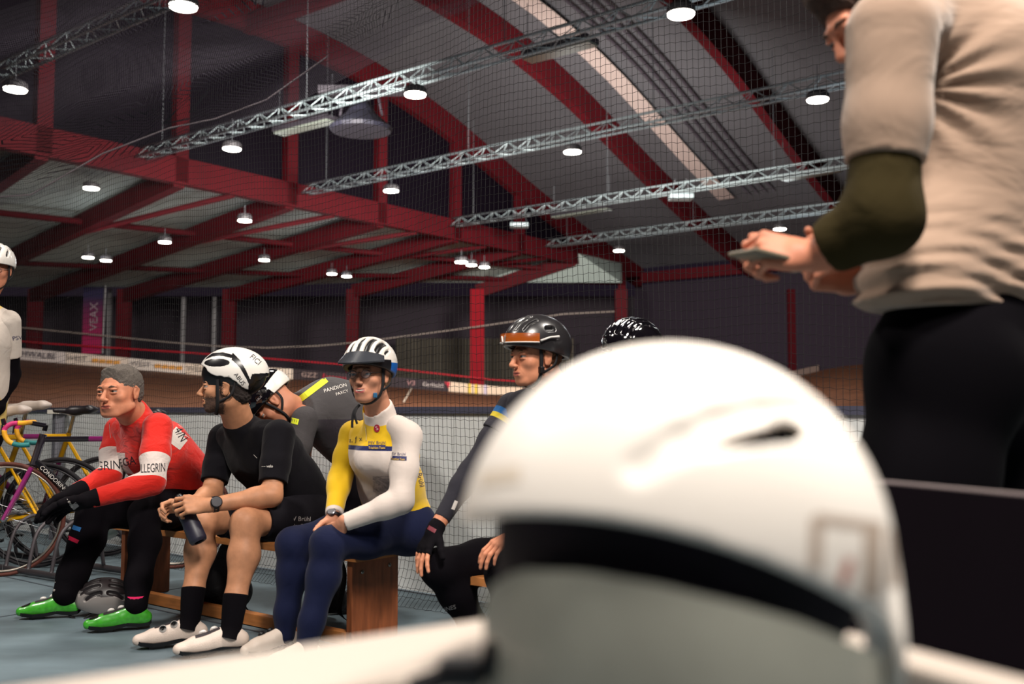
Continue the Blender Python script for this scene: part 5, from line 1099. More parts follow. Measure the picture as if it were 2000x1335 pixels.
# ---------------------------------------------------------------- 9: rider standing at the left edge
def left_rider():
    B = np.array([*(P(-30, 800, 6.1)[:2]), 0.]); r = thing('person', 'rider standing at the left edge in white helmet and white jersey', 'person', B)
    hc = P(-8, 527, 5.9); R = axes((.25, -.95, -.12), (0, 0, 1)); nb = P(-30, 582, 5.98); che = P(-38, 660, 6.0); pel = P(-45, 830, 6.1)
    sl, sr = P(16, 628, 6.0), P(-92, 625, 6.1); hl, hr = P(-35, 850, 6.1), P(-90, 850, 6.15); el, er = P(22, 730, 6.12), P(-112, 730, 6.2); wl, wr = P(-6, 795, 6.02), P(-95, 810, 6.1)
    kl, kr = P(-62, 970, 6.1), P(-125, 970, 6.15); al, ar = P(-80, 1090, 6.1), P(-150, 1088, 6.15)
    hs, q = head_sol(hc, R, nb, 1.0); vf = hs.mesh(.0035); co = torso_sol(pel, che, nb - Z_ * .02, sl, sr, hl, hr, w=(.10, .10, .105)).ext(leg_sol(hl, kl, al, r=(.08, .055, .05, .035)))
    parts = [(*co.mesh(.012), 0), (vf[0], vf[1], lipmask(vf[0], vf[1], hc, R, 1.0))]
    v, f, mi = join(parts); link('body', v, f, [SKIN('left', (192, 126, 98)), LIP('left', (150, 84, 74))], r, mi=mi); face_parts(hc, R, 1.0, r)
    mb = MB()
    for x in (-1, 1):
        mb.tube([q(x * .032 + .023 * math.cos(a), .103, -.002 + .016 * math.sin(a)) for a in np.linspace(0, 2 * PI, 20)[:-1]], .0016, 5, close=True); mb.tube([q(x * .055, .10, .004), q(x * .079, .0, .006)], .0016, 5)
    mb.link('glasses', M('glasses_frame', (70, 60, 62)), r, True)
    T = torso_sol(pel, che, nb - Z_ * .01, sl, sr, hl, hr, w=(.12, .13, .13)); T.cut(nv(hc - nb), nb + nv(hc - nb) * .03); T.cut(-Z_, P(0, 850, 6.1)); T.ell(nb + nv(hc - nb) * .05, .058, None, .006, True)
    tm = mat('white_jersey', (200, 188, 178), rough=.85, bump=(18, .6, .01), base=B, layers=[((214, 186, 110), [(nv([-1, 0, 0]), P(6, 640, 6.0))])]); tv = T.mesh(.007); j = link('jersey', tv[0], tv[1], tm, r)
    for s_, e_, w_ in ((sl, el, wl), (sr, er, wr)):
        A = Sol().cap(s_, e_, .072, .060, .02); A.cut(nv(e_ - s_), s_ + (e_ - s_) * .66); av = A.mesh(.006); sv = link('sleeve', av[0], av[1], M('white_sleeve', (200, 188, 178), rough=.85, bump=(18, .6, .01)), j)
        if s_ is sl: W('PSV', 34, 660, 5.9, 8, bvh(av), NAVY_INK, sv, 12)
        A = arm_sol(s_, e_, w_, r=(.055, .05, .05, .036)); A.ell(w_, .045, None, .02).cap(w_, w_ + np.array([-.03, -.03, -.07]), .04, .034, .02); av = A.mesh(.006); link('arm_warmer', av[0], av[1], TIGHTS, r)
    L = Sol(); L.cap(hl, hr, .118, None, .05).cap(pel - Z_ * .02, pel + Z_ * .12, .125, .12, .05).ext(leg_sol(hl, kl, al, r=(.1, .068, .064, .042))).ext(leg_sol(hr, kr, ar, r=(.1, .068, .064, .042))); lv = L.mesh(.009); link('tights', lv[0], lv[1], TIGHTS, r)
    for a_ in (al, ar): shoe(r, a_, (.2, -1), M('dark_shoe', (30, 28, 32), rough=.5), BLACKP, BLACKP)
    hh = hc + R @ np.array([0, -.008, .046]); vents = []
    for x in (0, .38, -.38, .74, -.74): vents += [(x, 30, 62, .010, 1.0), (x, 84, 120, .010, 1.0)]
    def paint(l, on):
        m = np.zeros(len(l), int); d = np.sqrt((l[:, 0] / .106) ** 2 + (l[:, 1] / .142) ** 2 + (l[:, 2] / .118) ** 2); m[d < .93] = 1; return m
    helmet(r, hh, R, size=(.106, .142, .118), h=.0032, brim=(-.004, -.05), vents=vents, mats=[M('helmet_white', (228, 222, 216)), BLACKP], paint=paint, m_in=BLACKP); straps(r, q)
left_rider()

# ---------------------------------------------------------------- 8: man standing on the right with a phone
def phone_man():
    Y = 1.8; B = np.array([*(P(1880, 700, 1.9)[:2]), 0.]); r = thing('person', 'man standing close on the right in beige jersey, head bowed over a phone', 'person', B)
    hc = P(1700, 28, 1.95); R = axes((-.78, -.16, -.60), (-.60, 0, .80)); nb = P(1800, -30, 2.0); che = P(1925, 160, 2.0); pel = P(1895, 600, 2.0)
    sl, sr = P(1742, 62, 1.74), P(1900, 0, 2.2); hl, hr = P(1850, 720, 1.9), P(1950, 720, 2.1)
    el, er = P(1722, 425, 1.72), P(1790, 430, 2.12); wl, wr = P(1588, 500, 1.80), P(1650, 548, 1.98)
    kl, kr = P(1770, 1130, 1.85), P(1880, 1130, 2.05); al, ar = P(1830, 1560, 1.95), P(1900, 1520, 2.15)
    skin = [SKIN('phone_man', (200, 128, 100), var=(20, .1)), LIP('phone_man', (160, 80, 74)), M('hairline', (90, 66, 50))]
    hs, q = head_sol(hc, R, nb, 1.0, neckr=.062, nose=1.1, jaw=1.0); vf = hs.mesh(.003)
    co = torso_sol(pel, che, nb, sl, sr, hl, hr, w=(.09, .09, .095)).ext(leg_sol(hl, kl, al, r=(.08, .055, .05, .035))).ext(leg_sol(hr, kr, ar, r=(.08, .055, .05, .035)))
    HL = hand_sol(wl, (-.90, .1, .12), (-.1, .85, -.5), -1, curls=[(.9, 1.1, .6), (1.0, 1.2, .7), (1.1, 1.3, .7), (1.2, 1.3, .7)], thumb=(.6, .3), s=1.04)
    HL.cap(wl - nv(wl - el) * .03, wl, .03, .027, .01)
    HR_ = hand_sol(wr, (-.85, -.35, .15), (-.1, -.8, .5), 1, curls=[(.8, 1.0, .6), (.9, 1.1, .6), (1.0, 1.2, .6), (1.0, 1.2, .6)], thumb=(.6, .3), s=1.02); HR_.cap(wr - nv(wr - er) * .05, wr, .031, .027, .01)
    v, f, mi = join([(*co.mesh(.012), 0), (vf[0], vf[1], lipmask(vf[0], vf[1], hc, R, 1.0)), (*HL.mesh(.0028), 0), (*HR_.mesh(.0028), 0)]); link('body', v, f, skin, r, mi=mi); face_parts(hc, R, 1.0, r, gaze=(0, -.3), browcol=(70, 50, 38))
    S = Sol(); S.ell(q(0, -.020, .040), (.084, .103, .088), R, .01); S.ell(q(0, .05, .095), (.05, .04, .03), R, .03); S.ell(q(0, -.055, -.01), (.076, .06, .06), R, .03); S.ell(q(0, .118, -.005), (.085, .07, .062), R, .012, True); S.cut(R @ nv([0, .55, -1]), q(0, -.06, -.062))
    for x in (-1, 1): S.ell(q(x * .09, .012, -.02), (.03, .038, .045), R, .01, True)
    hv = hairy(S, .0035, hc); link('hair', hv[0], hv[1], M('brown_hair', (62, 44, 36), rough=.9, bump=(120, 1, .005), var=(60, .4)), r)
    BG = (158, 132, 114); fold = (4.5, .45, .03, (1, 1, 2.2)); JM = mat('beige_jersey', BG, rough=.85, spec=.2, bump=fold, sheen=.2)
    T = Sol(); lat = nv(hr - hl)
    T.cap(che + lat * .07, nb + lat * .05 + Z_ * .02, .155, .09, .06).cap(che - lat * .06, nb - lat * .04, .15, .08, .06).cap(che + lat * .06, pel + lat * .05 + Z_ * .06, .158, .160, .06).cap(che - lat * .06, pel - lat * .045 + Z_ * .06, .150, .150, .06).cap(sl, sr, .07, None, .05)
    T.cap(P(1830, 470, 1.9), P(1800, 560, 1.88), .10, .115, .05); T.cut(-Z_ , P(1850, 606, 1.9))
    tv = T.mesh(.007); rng = np.random.RandomState(4)
    # rucked cloth at the waist and pulls at the armpit
    v = tv[0].copy(); px_, z_ = v[:, 0], v[:, 2]; zt, zb = P(1850, 400, 1.9)[2], P(1850, 606, 1.9)[2]
    k = np.clip((zt - z_) / (zt - zb), 0, 1) * np.clip((zt - z_) * 40, 0, 1); ctr = pel * .5 + che * .5; n_ = v - ctr; n_[:, 2] = 0; n_ /= np.linalg.norm(n_, axis=1, keepdims=True) + 1e-6
    amp = k * (.008 * np.sin(z_ * 150 + 9 * px_ + 3 * np.sin(px_ * 14)) + .003 * np.sin(z_ * 240 - 20 * px_ + 1) + .010); v += n_ * amp[:, None]
    a_ = sl + np.array([.09, .0, -.06]); dd = np.linalg.norm(v - a_, axis=1); ang = np.arctan2(v[:, 2] - a_[2], v[:, 0] - a_[0]); v += n_ * (.006 * np.exp(-((dd - .10) / .08) ** 2) * np.sin(ang * 15))[:, None]
    j = link('jersey', v, tv[1], JM, r)
    A = Sol().cap(sl, sl * .5 + el * .5, .080, .070, .03).cap(sl * .5 + el * .5, el, .070, .064, .03); d = nv(el - sl); A.cut(d, P(1730, 322, 1.74)); av = A.mesh(.005); link('sleeve', av[0], av[1], mat('beige_sleeve', BG, rough=.85, spec=.2, bump=(7, .5, .02), sheen=.2), j)
    A = Sol().cap(sr, er, .075, .062, .03); A.cut(nv(er - sr), sr + (er - sr) * .75); av = A.mesh(.006); link('sleeve', av[0], av[1], JM, j)
    OL = M('olive_sleeve', (50, 42, 22), rough=.95, spec=.1, bump=(10, .5, .02))
    for s_, e_, w_ in ((sl, el, wl), (sr, er, wr)):
        A = Sol().cap(s_ * .35 + e_ * .65, e_, .060, .066, .03).cap(e_, e_ * .4 + w_ * .6, .066, .050, .03).cap(e_ * .4 + w_ * .6, w_, .050, .036, .02); A.cut(nv(w_ - e_), w_ - nv(w_ - e_) * .028); A.cut(-nv(e_ - s_), s_ + (e_ - s_) * .55); av = A.mesh(.005); link('arm_warmer', av[0], av[1], OL, r, label='olive arm warmer')
    L = Sol(); L.cap(hl, hr, .14, None, .05).cap(pel - lat * .03, pel + lat * .04, .15, .15, .05); L.ext(leg_sol(hl, kl, al, r=(.135, .10, .08, .045), k=.06)).ext(leg_sol(hr, kr, ar, r=(.125, .085, .07, .045), k=.06)); lv = L.mesh(.009); link('shorts', lv[0], lv[1], M('black_bibs', (7, 5, 9), rough=.95, spec=.08), r)
    for a_ in (al, ar): shoe(r, np.array([a_[0], a_[1], 0.1]), (-.8, -.5), M('dark_shoe', (30, 28, 32), rough=.5), BLACKP, BLACKP)
    return wl, R
phone_man()
r = thing('mobile_phone', 'slim phone held out in the hand of the man in beige', 'phone', P(1520, 506, 1.80))
a, b = P(1468, 497, 1.78), P(1560, 520, 1.84); d = nv(b - a); s_ = nv(np.cross(d, Z_)); u_ = nv(np.cross(s_, d))
mb = MB(); mb.box((a + b) / 2, (.072, np.linalg.norm(b - a) + .05, .008), np.stack([s_, d, u_], 1), bev=.003); mb.link('phone_case', M('phone_case', (110, 100, 84), rough=.4), r, True)
mb = MB(); mb.box((a + b) / 2 + u_ * .0045, (.066, np.linalg.norm(b - a) + .04, .001), np.stack([s_, d, u_], 1)); mb.link('screen', M('screen', (120, 124, 110), rough=.15), r)

# ================================================================== BENCH, BAGS, BIKES, FOREGROUND
def wood(name, c, ax): return M(name, c, rough=.55, spec=.35, var=(7, .28, (1 + 5 * ax[0], 1 + 5 * ax[1], 1 + 5 * ax[2])))
WD = wood('bench_wood', (126, 70, 40), (1, 1, 0)); WE = wood('bench_edge', (176, 112, 60), (0, 0, 1)); PLT = M('steel_plate', (150, 146, 140), rough=.4, metal=.6)
BN = np.array([*P(676, 1252, 4.18)[:2], 0.]); BF = BN + U_ * 1.72
def bench():
    r = thing('wooden_bench', 'long brown wooden bench carrying the seated riders', 'bench', BN)
    for s_ in (0, 1.72):
        c = BN + U_ * s_ + V_ * .15 + Z_ * .175; mb = MB(); mb.box(c, (.27 if s_ < 3 else .27, .035, .35), np.stack([V_, U_, Z_], 1), bev=.004); pn = mb.link('end_panel', WD, r)
        for q, z in ((-.08, .30), (.08, .31)):
            p = c + V_ * q + Z_ * (z - .175) - U_ * .018; mb = MB(); mb.lathe(p, [(.009, 0), (.008, .003), (.003, .004)], -U_, 12); mb.link('screw_head', PLT, pn, True)
        if s_ > 1:
            for z in (.10, .30):
                p = BN + U_ * (s_ - .019) + V_ * (.10 if z < .2 else .17) + Z_ * z; mb = MB(); mb.box(p, (.028, .003, .085), np.stack([V_, U_, Z_], 1)); bp = mb.link('metal_bracket', PLT, pn)
                mb = MB(); [mb.lathe(p + Z_ * dz - U_ * .002, [(.005, 0), (.004, .001)], -U_, 8) for dz in (-.028, 0, .028)]; mb.link('bracket_holes', BLACKP, bp)
    a, b = BN + U_ * -.06 + V_ * .15, BN + U_ * 2.0 + V_ * .15
    mb = MB(); mb.bar(a + Z_ * .366, b + Z_ * .366, .30, .03); mb.link('seat_plank', WE, r)
    mb = MB(); mb.bar(BN + U_ * .02 + V_ * .03 + Z_ * .03, BN + U_ * 1.78 + V_ * .03 + Z_ * .03, .045, .05); mb.link('floor_rail', WE, r)
bench()
BN2 = BN - U_ * .75 + V_ * .05
r = thing('wooden_bench', 'second wooden bench under the man with orange glasses, hidden behind the white helmet', 'bench', BN2)
mb = MB(); mb.bar(BN2 + U_ * .12 + V_ * .15 + Z_ * .33, BN2 - U_ * 1.6 + V_ * .15 + Z_ * .33, .30, .03); mb.link('seat_plank', WE, r)
for s_ in (-1.5, -.1): mb = MB(); mb.box(BN2 + U_ * s_ + V_ * .15 + Z_ * .158, (.27, .035, .315), np.stack([V_, U_, Z_], 1)); mb.link('end_panel', WD, r)

BAG = M('bag_black', (20, 16, 22), rough=.8, bump=(14, .8, .02)); 
def bag(px, py, Y, wpx, hpx, lab, accent=None, lean=.2):
    s = Y / F_PX; c = P(px, py, Y); c[2] = 0; r = thing('backpack', lab, 'backpack', c); h_ = hpx * s; w_ = wpx * s; S = Sol()
    S.cap(c + Z_ * (h_ * .26) - U_ * w_ * .22, c + Z_ * h_ * .26 + U_ * w_ * .22, w_ * .26, w_ * .24, .04); S.cap(c + Z_ * h_ * .35, c + Z_ * (h_ - w_ * .2) - U_ * lean * h_, w_ * .32, w_ * .17, .05); S.ell(c + Z_ * h_ * .3 - V_ * w_ * .18, (w_ * .28, w_ * .14, h_ * .2), None, .02); S.cut(-Z_, c + Z_ * .004)
    v = S.mesh(.007); b = link('bag_body', v[0], v[1], BAG, r); t = c + Z_ * h_ - U_ * lean * h_
    mb = MB(); mb.tube(spline([t - U_ * .04 - Z_ * .02, t + Z_ * .03, t + U_ * .05 - Z_ * .02], 6), .006, 6); mb.link('carry_loop', STRAP, r, True)
    band(r, 'shoulder_strap', [t - Z_ * .03 - U_ * .03, t - U_ * .11 - Z_ * h_ * .35 - V_ * .03, c - U_ * w_ * .62 + Z_ * .07 - V_ * .05, c - U_ * w_ * .55 + Z_ * .015], .03, STRAP, lambda p: -V_)
    if accent is not None:
        bb = bvh(v); pts = []
        for x in np.linspace(-.28, .28, 9):
            h = bb.ray_cast(Vector(c + U_ * w_ * x - V_ * .5 + Z_ * (h_ * .30 + .02 * math.sin(x * 9))), Vector(V_), 1)
            if h[0]: pts.append(np.array(h[0]) - V_ * .002)
        mb = MB(); mb.tube(pts, .003, 5); mb.link('zip_piping', accent, r, True)
        mb = MB(); q = c - V_ * w_ * .3 + Z_ * .04; mb.tube([q, q + U_ * -.03 - Z_ * .02 - V_ * .02, q + U_ * -.05 - V_ * .03], .004, 5); mb.link('zip_puller', accent, r, True)
bag(440, 1150, 4.98, 130, 135, 'black backpack under the bench behind the bare legs', None, .1)
bag(645, 1190, 4.72, 78, 140, 'dark backpack with yellow piping behind the woman’s legs', M('yellow_trim', (200, 196, 40)), .05)
# spare helmet on the floor by the green shoes
c = P(205, 1170, 4.84); c[2] = .075; R = axes((-.9, -.35, .05), (.1, -.35, 1)); r = thing('bicycle_helmet', 'grey and white bicycle helmet lying on the floor between the green shoes', 'helmet', [c[0], c[1], 0])
vents = [(x, a_, b_, .011, 1.) for x in (0, .36, -.36, .7, -.7) for a_, b_ in ((30, 75), (100, 145))]
def paint(l, on):
    m = np.zeros(len(l), int); m[l[:, 2] > .055] = 1; d = np.sqrt((l[:, 0] / .10) ** 2 + (l[:, 1] / .138) ** 2 + (l[:, 2] / .10) ** 2); m[d < .94] = 1; return m
helmet(r, c, R, size=(.10, .138, .10), h=.0032, brim=(-.02, -.04), vents=vents, mats=[M('grey_shell', (134, 128, 126), rough=.35, coat=.3), M('dark_shell', (36, 30, 32), rough=.4)], paint=paint, name='shell', m_in=BLACKP)
band(r, 'chin_strap', [c + R @ np.array([.07, .05, -.03]), c + R @ np.array([.09, .10, -.06]), c + R @ np.array([.04, .15, -.062])], .014, STRAP, lambda p: Z_)
# gloves/shoes bundle behind: pair of small dark-green bag
# ------------------------------------------------------------------ bicycles
TY = M('tyre_black', (22, 18, 24), rough=.8); RIMB = M('rim_black', (30, 28, 34), rough=.4); SPK = M('spoke', (150, 150, 152), rough=.3, metal=.8); CHR = M('chrome', (190, 190, 192), rough=.2, metal=.9)
YB = M('frame_yellow', (226, 168, 14), rough=.35, coat=.4); PU = M('frame_purple', (116, 18, 88), rough=.35, coat=.4); BKF = M('frame_black', (22, 16, 26), rough=.3, coat=.4); WSAD = M('saddle_white', (206, 192, 184), rough=.5); BSAD = M('saddle_black', (24, 20, 26), rough=.4)
def wheel(parent, c, ax, R_, tyre, rim, nsp=20, tr=.013, depth=.012):
    ax = nv(ax); a1, a2 = frame_of(ax, (0, 0, 1)); pt = lambda r_, a: c + r_ * (math.cos(a) * a1 + math.sin(a) * a2)
    w_ = thing_part('wheel', parent, c); An = np.linspace(0, 2 * PI, 49)[:-1]
    mb = MB(); mb.tube([pt(R_ - tr, a) for a in An], tr, 8, close=True); mb.link('tyre', tyre, w_, True)
    mb = MB(); 
    for o in (-.009, .009): mb.tube([pt(R_ - tr * 2 - depth * .4, a) + ax * o for a in An], depth * .5, 6, close=True)
    mb.link('rim', rim, w_, True)
    mb = MB()
    for i in range(nsp): a = 2 * PI * i / nsp; mb.tube([pt(.02, a + (.9 if i % 2 else -.9)) + ax * (.025 if i % 4 < 2 else -.025), pt(R_ - tr * 2 - depth, a)], .0011, 4, caps=False)
    mb.link('spokes', SPK, w_)
    mb = MB(); mb.lathe(c - ax * .045, [(.008, 0), (.02, .015), (.014, .03), (.014, .06), (.02, .075), (.008, .09)], ax, 12); mb.link('hub', CHR, w_, True)
def thing_part(name, parent, loc):
    o = bpy.data.objects.new(name, None); COL.objects.link(o); o.parent = parent; o.location = [float(x) for x in np.asarray(loc) - world_base(parent)]; o.empty_display_size = .05; return o
def bike(rear, h, lab, cols, R_=.335, steer=0., saddle=BSAD, seat_h=.93, scale=1., drop=True, tyre=TY, rim=RIMB, tape=None, words=(), fw=True, tilt=0.):
    """rear = ground point of the rear wheel, h = heading"""
    h = nv([h[0], h[1], 0]); sd = nv(np.cross(h, Z_)); up = nv(Z_ + sd * tilt); q = lambda x, z, y=0.: np.array([rear[0], rear[1], 0.]) + h * x * scale + up * z * scale + sd * y * scale
    r = thing('racing_bicycle', lab, 'bicycle', q(0, 0)); W0, BBp, ST, HT, HB_, FW = (0, R_), (.40, .275), (.245, .80), (.765, .80), (.80, .675), (.955, R_)
    wheel(r, q(*W0), sd, R_ * scale, tyre, rim)
    if fw: wheel(r, q(*FW), nv(sd * math.cos(steer) + h * math.sin(steer)), R_ * scale, tyre, rim)
    T = lambda name, a, b, r1, m, y1=0., y2=0., r2=None: (lambda mb: (mb.tube([q(*a, y1), q(*b, y2)], [r1 * scale, (r2 or r1) * scale], 12), mb.link(name, m, r, True))[1])(MB())
    mix = lambda a, b, t_: (a[0] * (1 - t_) + b[0] * t_, a[1] * (1 - t_) + b[1] * t_)
    for (nm, a, b, rad, seq) in (('top_tube', ST, HT, .0165, cols['top']), ('down_tube', BBp, HB_, .021, cols['down']), ('seat_tube', BBp, (.238, .82), .0175, cols['seat'])):
        n = len(seq)
        for i, m in enumerate(seq): T(nm, mix(a, b, i / n), mix(a, b, (i + 1) / n), rad, m)
    T('head_tube', (.757, .83), (.806, .65), .022, cols['head'])
    for y in (-1, 1):
        T('seat_stay', (.25, .785), W0, .009, cols['stay'], .012 * y, .055 * y, .008); T('chain_stay', BBp, W0, .011, cols['chain'], .02 * y, .055 * y, .009); T('fork_blade', (.812, .635), FW, .014, cols['fork'], .03 * y, .05 * y, .009)
    T('seat_post', (.238, .82), (.212, seat_h - .02), .0135, CHR)
    S = Sol(); s0 = np.stack([sd, h, Z_], 1)
    S.cap(q(.33, seat_h + .015), q(.20, seat_h + .012), .014, .022, .02).cap(q(.22, seat_h + .012), q(.12, seat_h + .022, .035), .024, .030, .03).cap(q(.22, seat_h + .012), q(.12, seat_h + .022, -.035), .024, .030, .03).ell(q(.10, seat_h + .022), (.07, .04, .022), s0, .02)
    v = S.mesh(.005); link('saddle', v[0], v[1], saddle, r)
    mb = MB(); [mb.tube([q(.30, seat_h, y), q(.2, seat_h - .02, y), q(.13, seat_h + .0, y)], .0035, 5) for y in (-.02, .02)]; mb.link('saddle_rail', CHR, r, True)
    T('stem', (.752, .85), (.744, .885), .014, BKF); T('stem_arm', (.744, .882), (.84, .90), .014, BKF)
    if drop:
        tm = tape or [BKF]
        for y in (-1, 1):
            pts = spline([q(.83, .90, 0), q(.835, .90, .19 * y), q(.90, .895, .205 * y), q(.935, .86, .205 * y), q(.915, .80, .205 * y), q(.86, .775, .205 * y), q(.80, .775, .205 * y)], 6); n = len(tm); L_ = len(pts)
            for i, m in enumerate(tm):
                a, b = int(i * (L_ - 1) / n), int((i + 1) * (L_ - 1) / n); mb = MB(); mb.tube(pts[a:b + 1], .0145, 8); mb.link('handlebar', m, r, True)
            mb = MB(); p = q(.935, .89, .205 * y); mb.tube([p, p + Z_ * .035 + h * .01], [.014, .012], 8); mb.tube([p + h * .012, q(.955, .83, .205 * y)], [.007, .004], 6); mb.link('brake_lever', BKF, r, True)
    mb = MB(); mb.lathe(q(*BBp, .052), [(.09, 0), (.092, .003), (.06, .004)], sd, 28); mb.link('chainring', CHR, r)
    for px_, pz_, py_ in ((.27, .165, 1), (.53, .385, -1)):
        mb = MB(); mb.tube([q(*BBp, .065 * py_), q(px_, pz_, .072 * py_)], [.014, .011], 8); ca = mb.link('crank_arm', CHR, r, True)
        mb = MB(); mb.box(q(px_, pz_, .11 * py_), (.06, .09, .015), np.stack([sd, h, Z_], 1)); mb.link('pedal', BLACKP, ca)
    mb = MB(); [mb.tube([q(.40, .275 + z * 2.2, .055), q(0, R_ + z, .055)], .0035, 4) for z in (-.038, .038)]; mb.link('chain', RIMB, r)
    for s_, a, b, t_, hgt_, m, side in words:
        A, Bq = {'down': (BBp, HB_), 'seat': (BBp, (.238, .82)), 'top': (ST, HT)}[a][0], {'down': (BBp, HB_), 'seat': (BBp, (.238, .82)), 'top': (ST, HT)}[a][1]; p = mix(A, Bq, t_); rt = q(*Bq) - q(*A); rt = rt * b; out = sd * side
        write(s_, q(*p, .0225 * side), rt, np.cross(out, nv(rt)), hgt_, m, r, out=out, off=.001)
    return r
HD = nv((-.95, -.30, 0))
f1 = P(4, 1122, 5.92); f1[2] = 0; sc1 = 1.0
bike(f1 - HD * .955, HD, 'bicycle with purple fork and brown-walled front wheel nearest the left edge', dict(top=[PU, BKF], down=[BKF], seat=[BKF], head=BKF, stay=BKF, chain=BKF, fork=PU), saddle=BSAD, tyre=M('tyre_tan', (92, 44, 34), rough=.7), rim=M('rim_silver', (168, 160, 150), rough=.3, metal=.7), tape=[M('tape_yellow', (240, 170, 30)), M('tape_pink', (200, 40, 110)), M('tape_yellow', (240, 170, 30)), M('tape_teal', (30, 120, 120))], words=[('CONDORINO', 'down', -1, .72, .034, WHITE_INK, -1)], steer=.05)
r2 = P(203, 1082, 6.72); r2[2] = 0
bike(r2, nv((-.97, -.24, 0)), 'yellow and purple bicycle with a black saddle left of the man in red', dict(top=[YB, PU, PU], down=[YB, PU, YB], seat=[PU, PU, YB], head=YB, stay=YB, chain=YB, fork=YB), scale=1.0, saddle=BSAD, seat_h=.955, words=[('ORMAZA', 'seat', -1, .5, .03, WHITE_INK, -1)])
r3 = P(112, 1091, 6.5); r3[2] = 0
bike(r3, nv((-.96, -.27, 0)), 'yellow bicycle with a white saddle, upper of the two white saddles', dict(top=[YB], down=[YB, PU, YB], seat=[YB], head=YB, stay=YB, chain=YB, fork=YB), scale=1.0, saddle=WSAD, seat_h=.985, fw=False, words=[('GGIN', 'down', -1, .75, .04, BLACK_INK, -1)])
r4 = P(72, 1104, 6.25); r4[2] = 0
bike(r4, nv((-.96, -.27, 0)), 'bicycle with the lower white saddle at the left edge', dict(top=[PU], down=[PU], seat=[YB], head=YB, stay=YB, chain=YB, fork=YB), scale=.97, saddle=WSAD, seat_h=.985, fw=False)
r = thing('bicycle_rack', 'low grey steel bicycle rack on the floor under the wheels', 'bicycle rack', P(150, 1095, 6.4))
RK = M('rack_steel', (84, 78, 82), rough=.5, metal=.4); mb = MB()
p0 = np.array([*P(-60, 1075, 6.9)[:2], .03]); p1 = np.array([*P(262, 1108, 5.9)[:2], .03]); off = nv(np.cross(p1 - p0, Z_)) * .34
for o in (0, 1): mb = MB(); mb.tube([p0 + off * o, p1 + off * o], .018, 8); mb.link('floor_bar', RK, r, True)
for t_ in np.linspace(.06, .97, 8):
    a = p0 * (1 - t_) + p1 * t_; mb = MB(); mb.tube(spline([a, a + Z_ * .22 + off * .15, a + Z_ * .30 + off * .5, a + Z_ * .22 + off * .85, a + off], 5), .011, 6); mb.link('wheel_hoop', RK, r, True)

# ------------------------------------------------------------------ foreground: white rail, helmet with visor, dark panel
WR = M('white_rail_paint', (170, 158, 148), rough=.5, spec=.4)
def RP(px, py, z): p = PZ(px, py, z); return p
zr = .80
cA, cB = RP(1345, 1148, zr), RP(-60, 1352, zr); cC = RP(2160, 1362, zr)
mb = MB(); d1, d2 = nv(cB - cA), nv(cC - cA)
def strip(a, b, w_, inward):
    s = nv(np.cross(Z_, b - a)); s = s if s @ inward > 0 else -s; mid = (a + b) / 2 + s * w_ / 2; d = nv(b - a)
    mb.box(mid - Z_ * .012, (w_, np.linalg.norm(b - a) + .0, .024), np.stack([s, d, Z_ * (1 if np.dot(np.cross(s, d), Z_) > 0 else -1)], 1), bev=.004)
inw = nv(d1 + d2); strip(cA, cB, .13, inw); strip(cA, cC, .045, inw)
c0 = cA
o = mb.link('handrail', WR, base=(cA[0], cA[1], zr - .024)); props(o, 'blurred white rail running under the big white helmet', 'rail'); 
# the helmet
YF = .69; K = YF / F_PX
hc = P(1335, 1035, YF); Rf = axes((-.84, .52, -.02), (.10, .06, 1))
r = thing('bicycle_helmet', 'big blurred white helmet with a grey visor and one dark slot, in the foreground', 'helmet', P(1335, 1330, YF))
right, upv, outv = scr(1335, 1035)
def fq(x, y, z): return hc + right * x * K + upv * y * K - outv * z * K     # shape drawn in helmet pixels: right, up, away
Ra = np.stack([right, -outv, upv], 1); rot = math.radians(-9); Rt = np.stack([right * math.cos(rot) + upv * math.sin(rot), -outv, upv * math.cos(rot) - right * math.sin(rot)], 1)
S = Sol(); S.ell(fq(-28, -40, 20), np.array([415, 345, 407]) * K, Ra, .01)
S.ell(fq(-28, -60, 30), np.array([375, 305, 360]) * K, Ra, .004, True)
S.cap(fq(-250, -1060, -900), fq(-250, -1060, 900), 1080 * K, 1080 * K, .004, True)   # sloping lower rim
S.cut(-upv, fq(0, -300, 0))
S.ell(fq(366, -185, 30), np.array([26, 150, 125]) * K, Ra, .012)
zs_ = lambda x, y: 20 - 345 * math.sqrt(max(0, 1 - ((x + 28) / 415) ** 2 - ((y + 40) / 407) ** 2))
gp = [(-72, 111), (-2, 160), (62, 193), (151, 217), (239, 228)]
for (x1, y1), (x2, y2) in zip(gp[:-1], gp[1:]): S.cap(fq(x1, y1, zs_(x1, y1) - 21), fq(x2, y2, zs_(x2, y2) - 21), 25 * K, 25 * K, .010, True)
for dz in (-30, 0, 30, 60, 90): S.cap(fq(36, 132, zs_(36, 132) + dz), fq(186, 172, zs_(186, 172) + dz), 8 * K, 24 * K, .001, True)
v = S.mesh(.0026); WHF = M('matt_white_shell', (236, 228, 220), rough=.45, spec=.4); sh = link('shell', v[0], v[1], WHF, r)
fb = bvh(v)
DK = M('slot_dark', (16, 12, 18), rough=.8)
def fpatch(x, y, w_, h_, ang, m, name, nx=10, ny=4, off=.0006):
    a = math.radians(ang); rt = right * math.cos(a) + upv * math.sin(a); up = upv * math.cos(a) - right * math.sin(a); return patch(fq(x, y, -300), rt, up, w_ * K, h_ * K, m, sh, name, fb, off, outv, nx, ny)
mb = MB()
S2 = Sol(); S2.cap(fq(110, 120, -300), fq(235, 168, -270), 12 * K, 20 * K, .002); 
E2 = M('emblem_greige', (176, 158, 144), rough=.5)
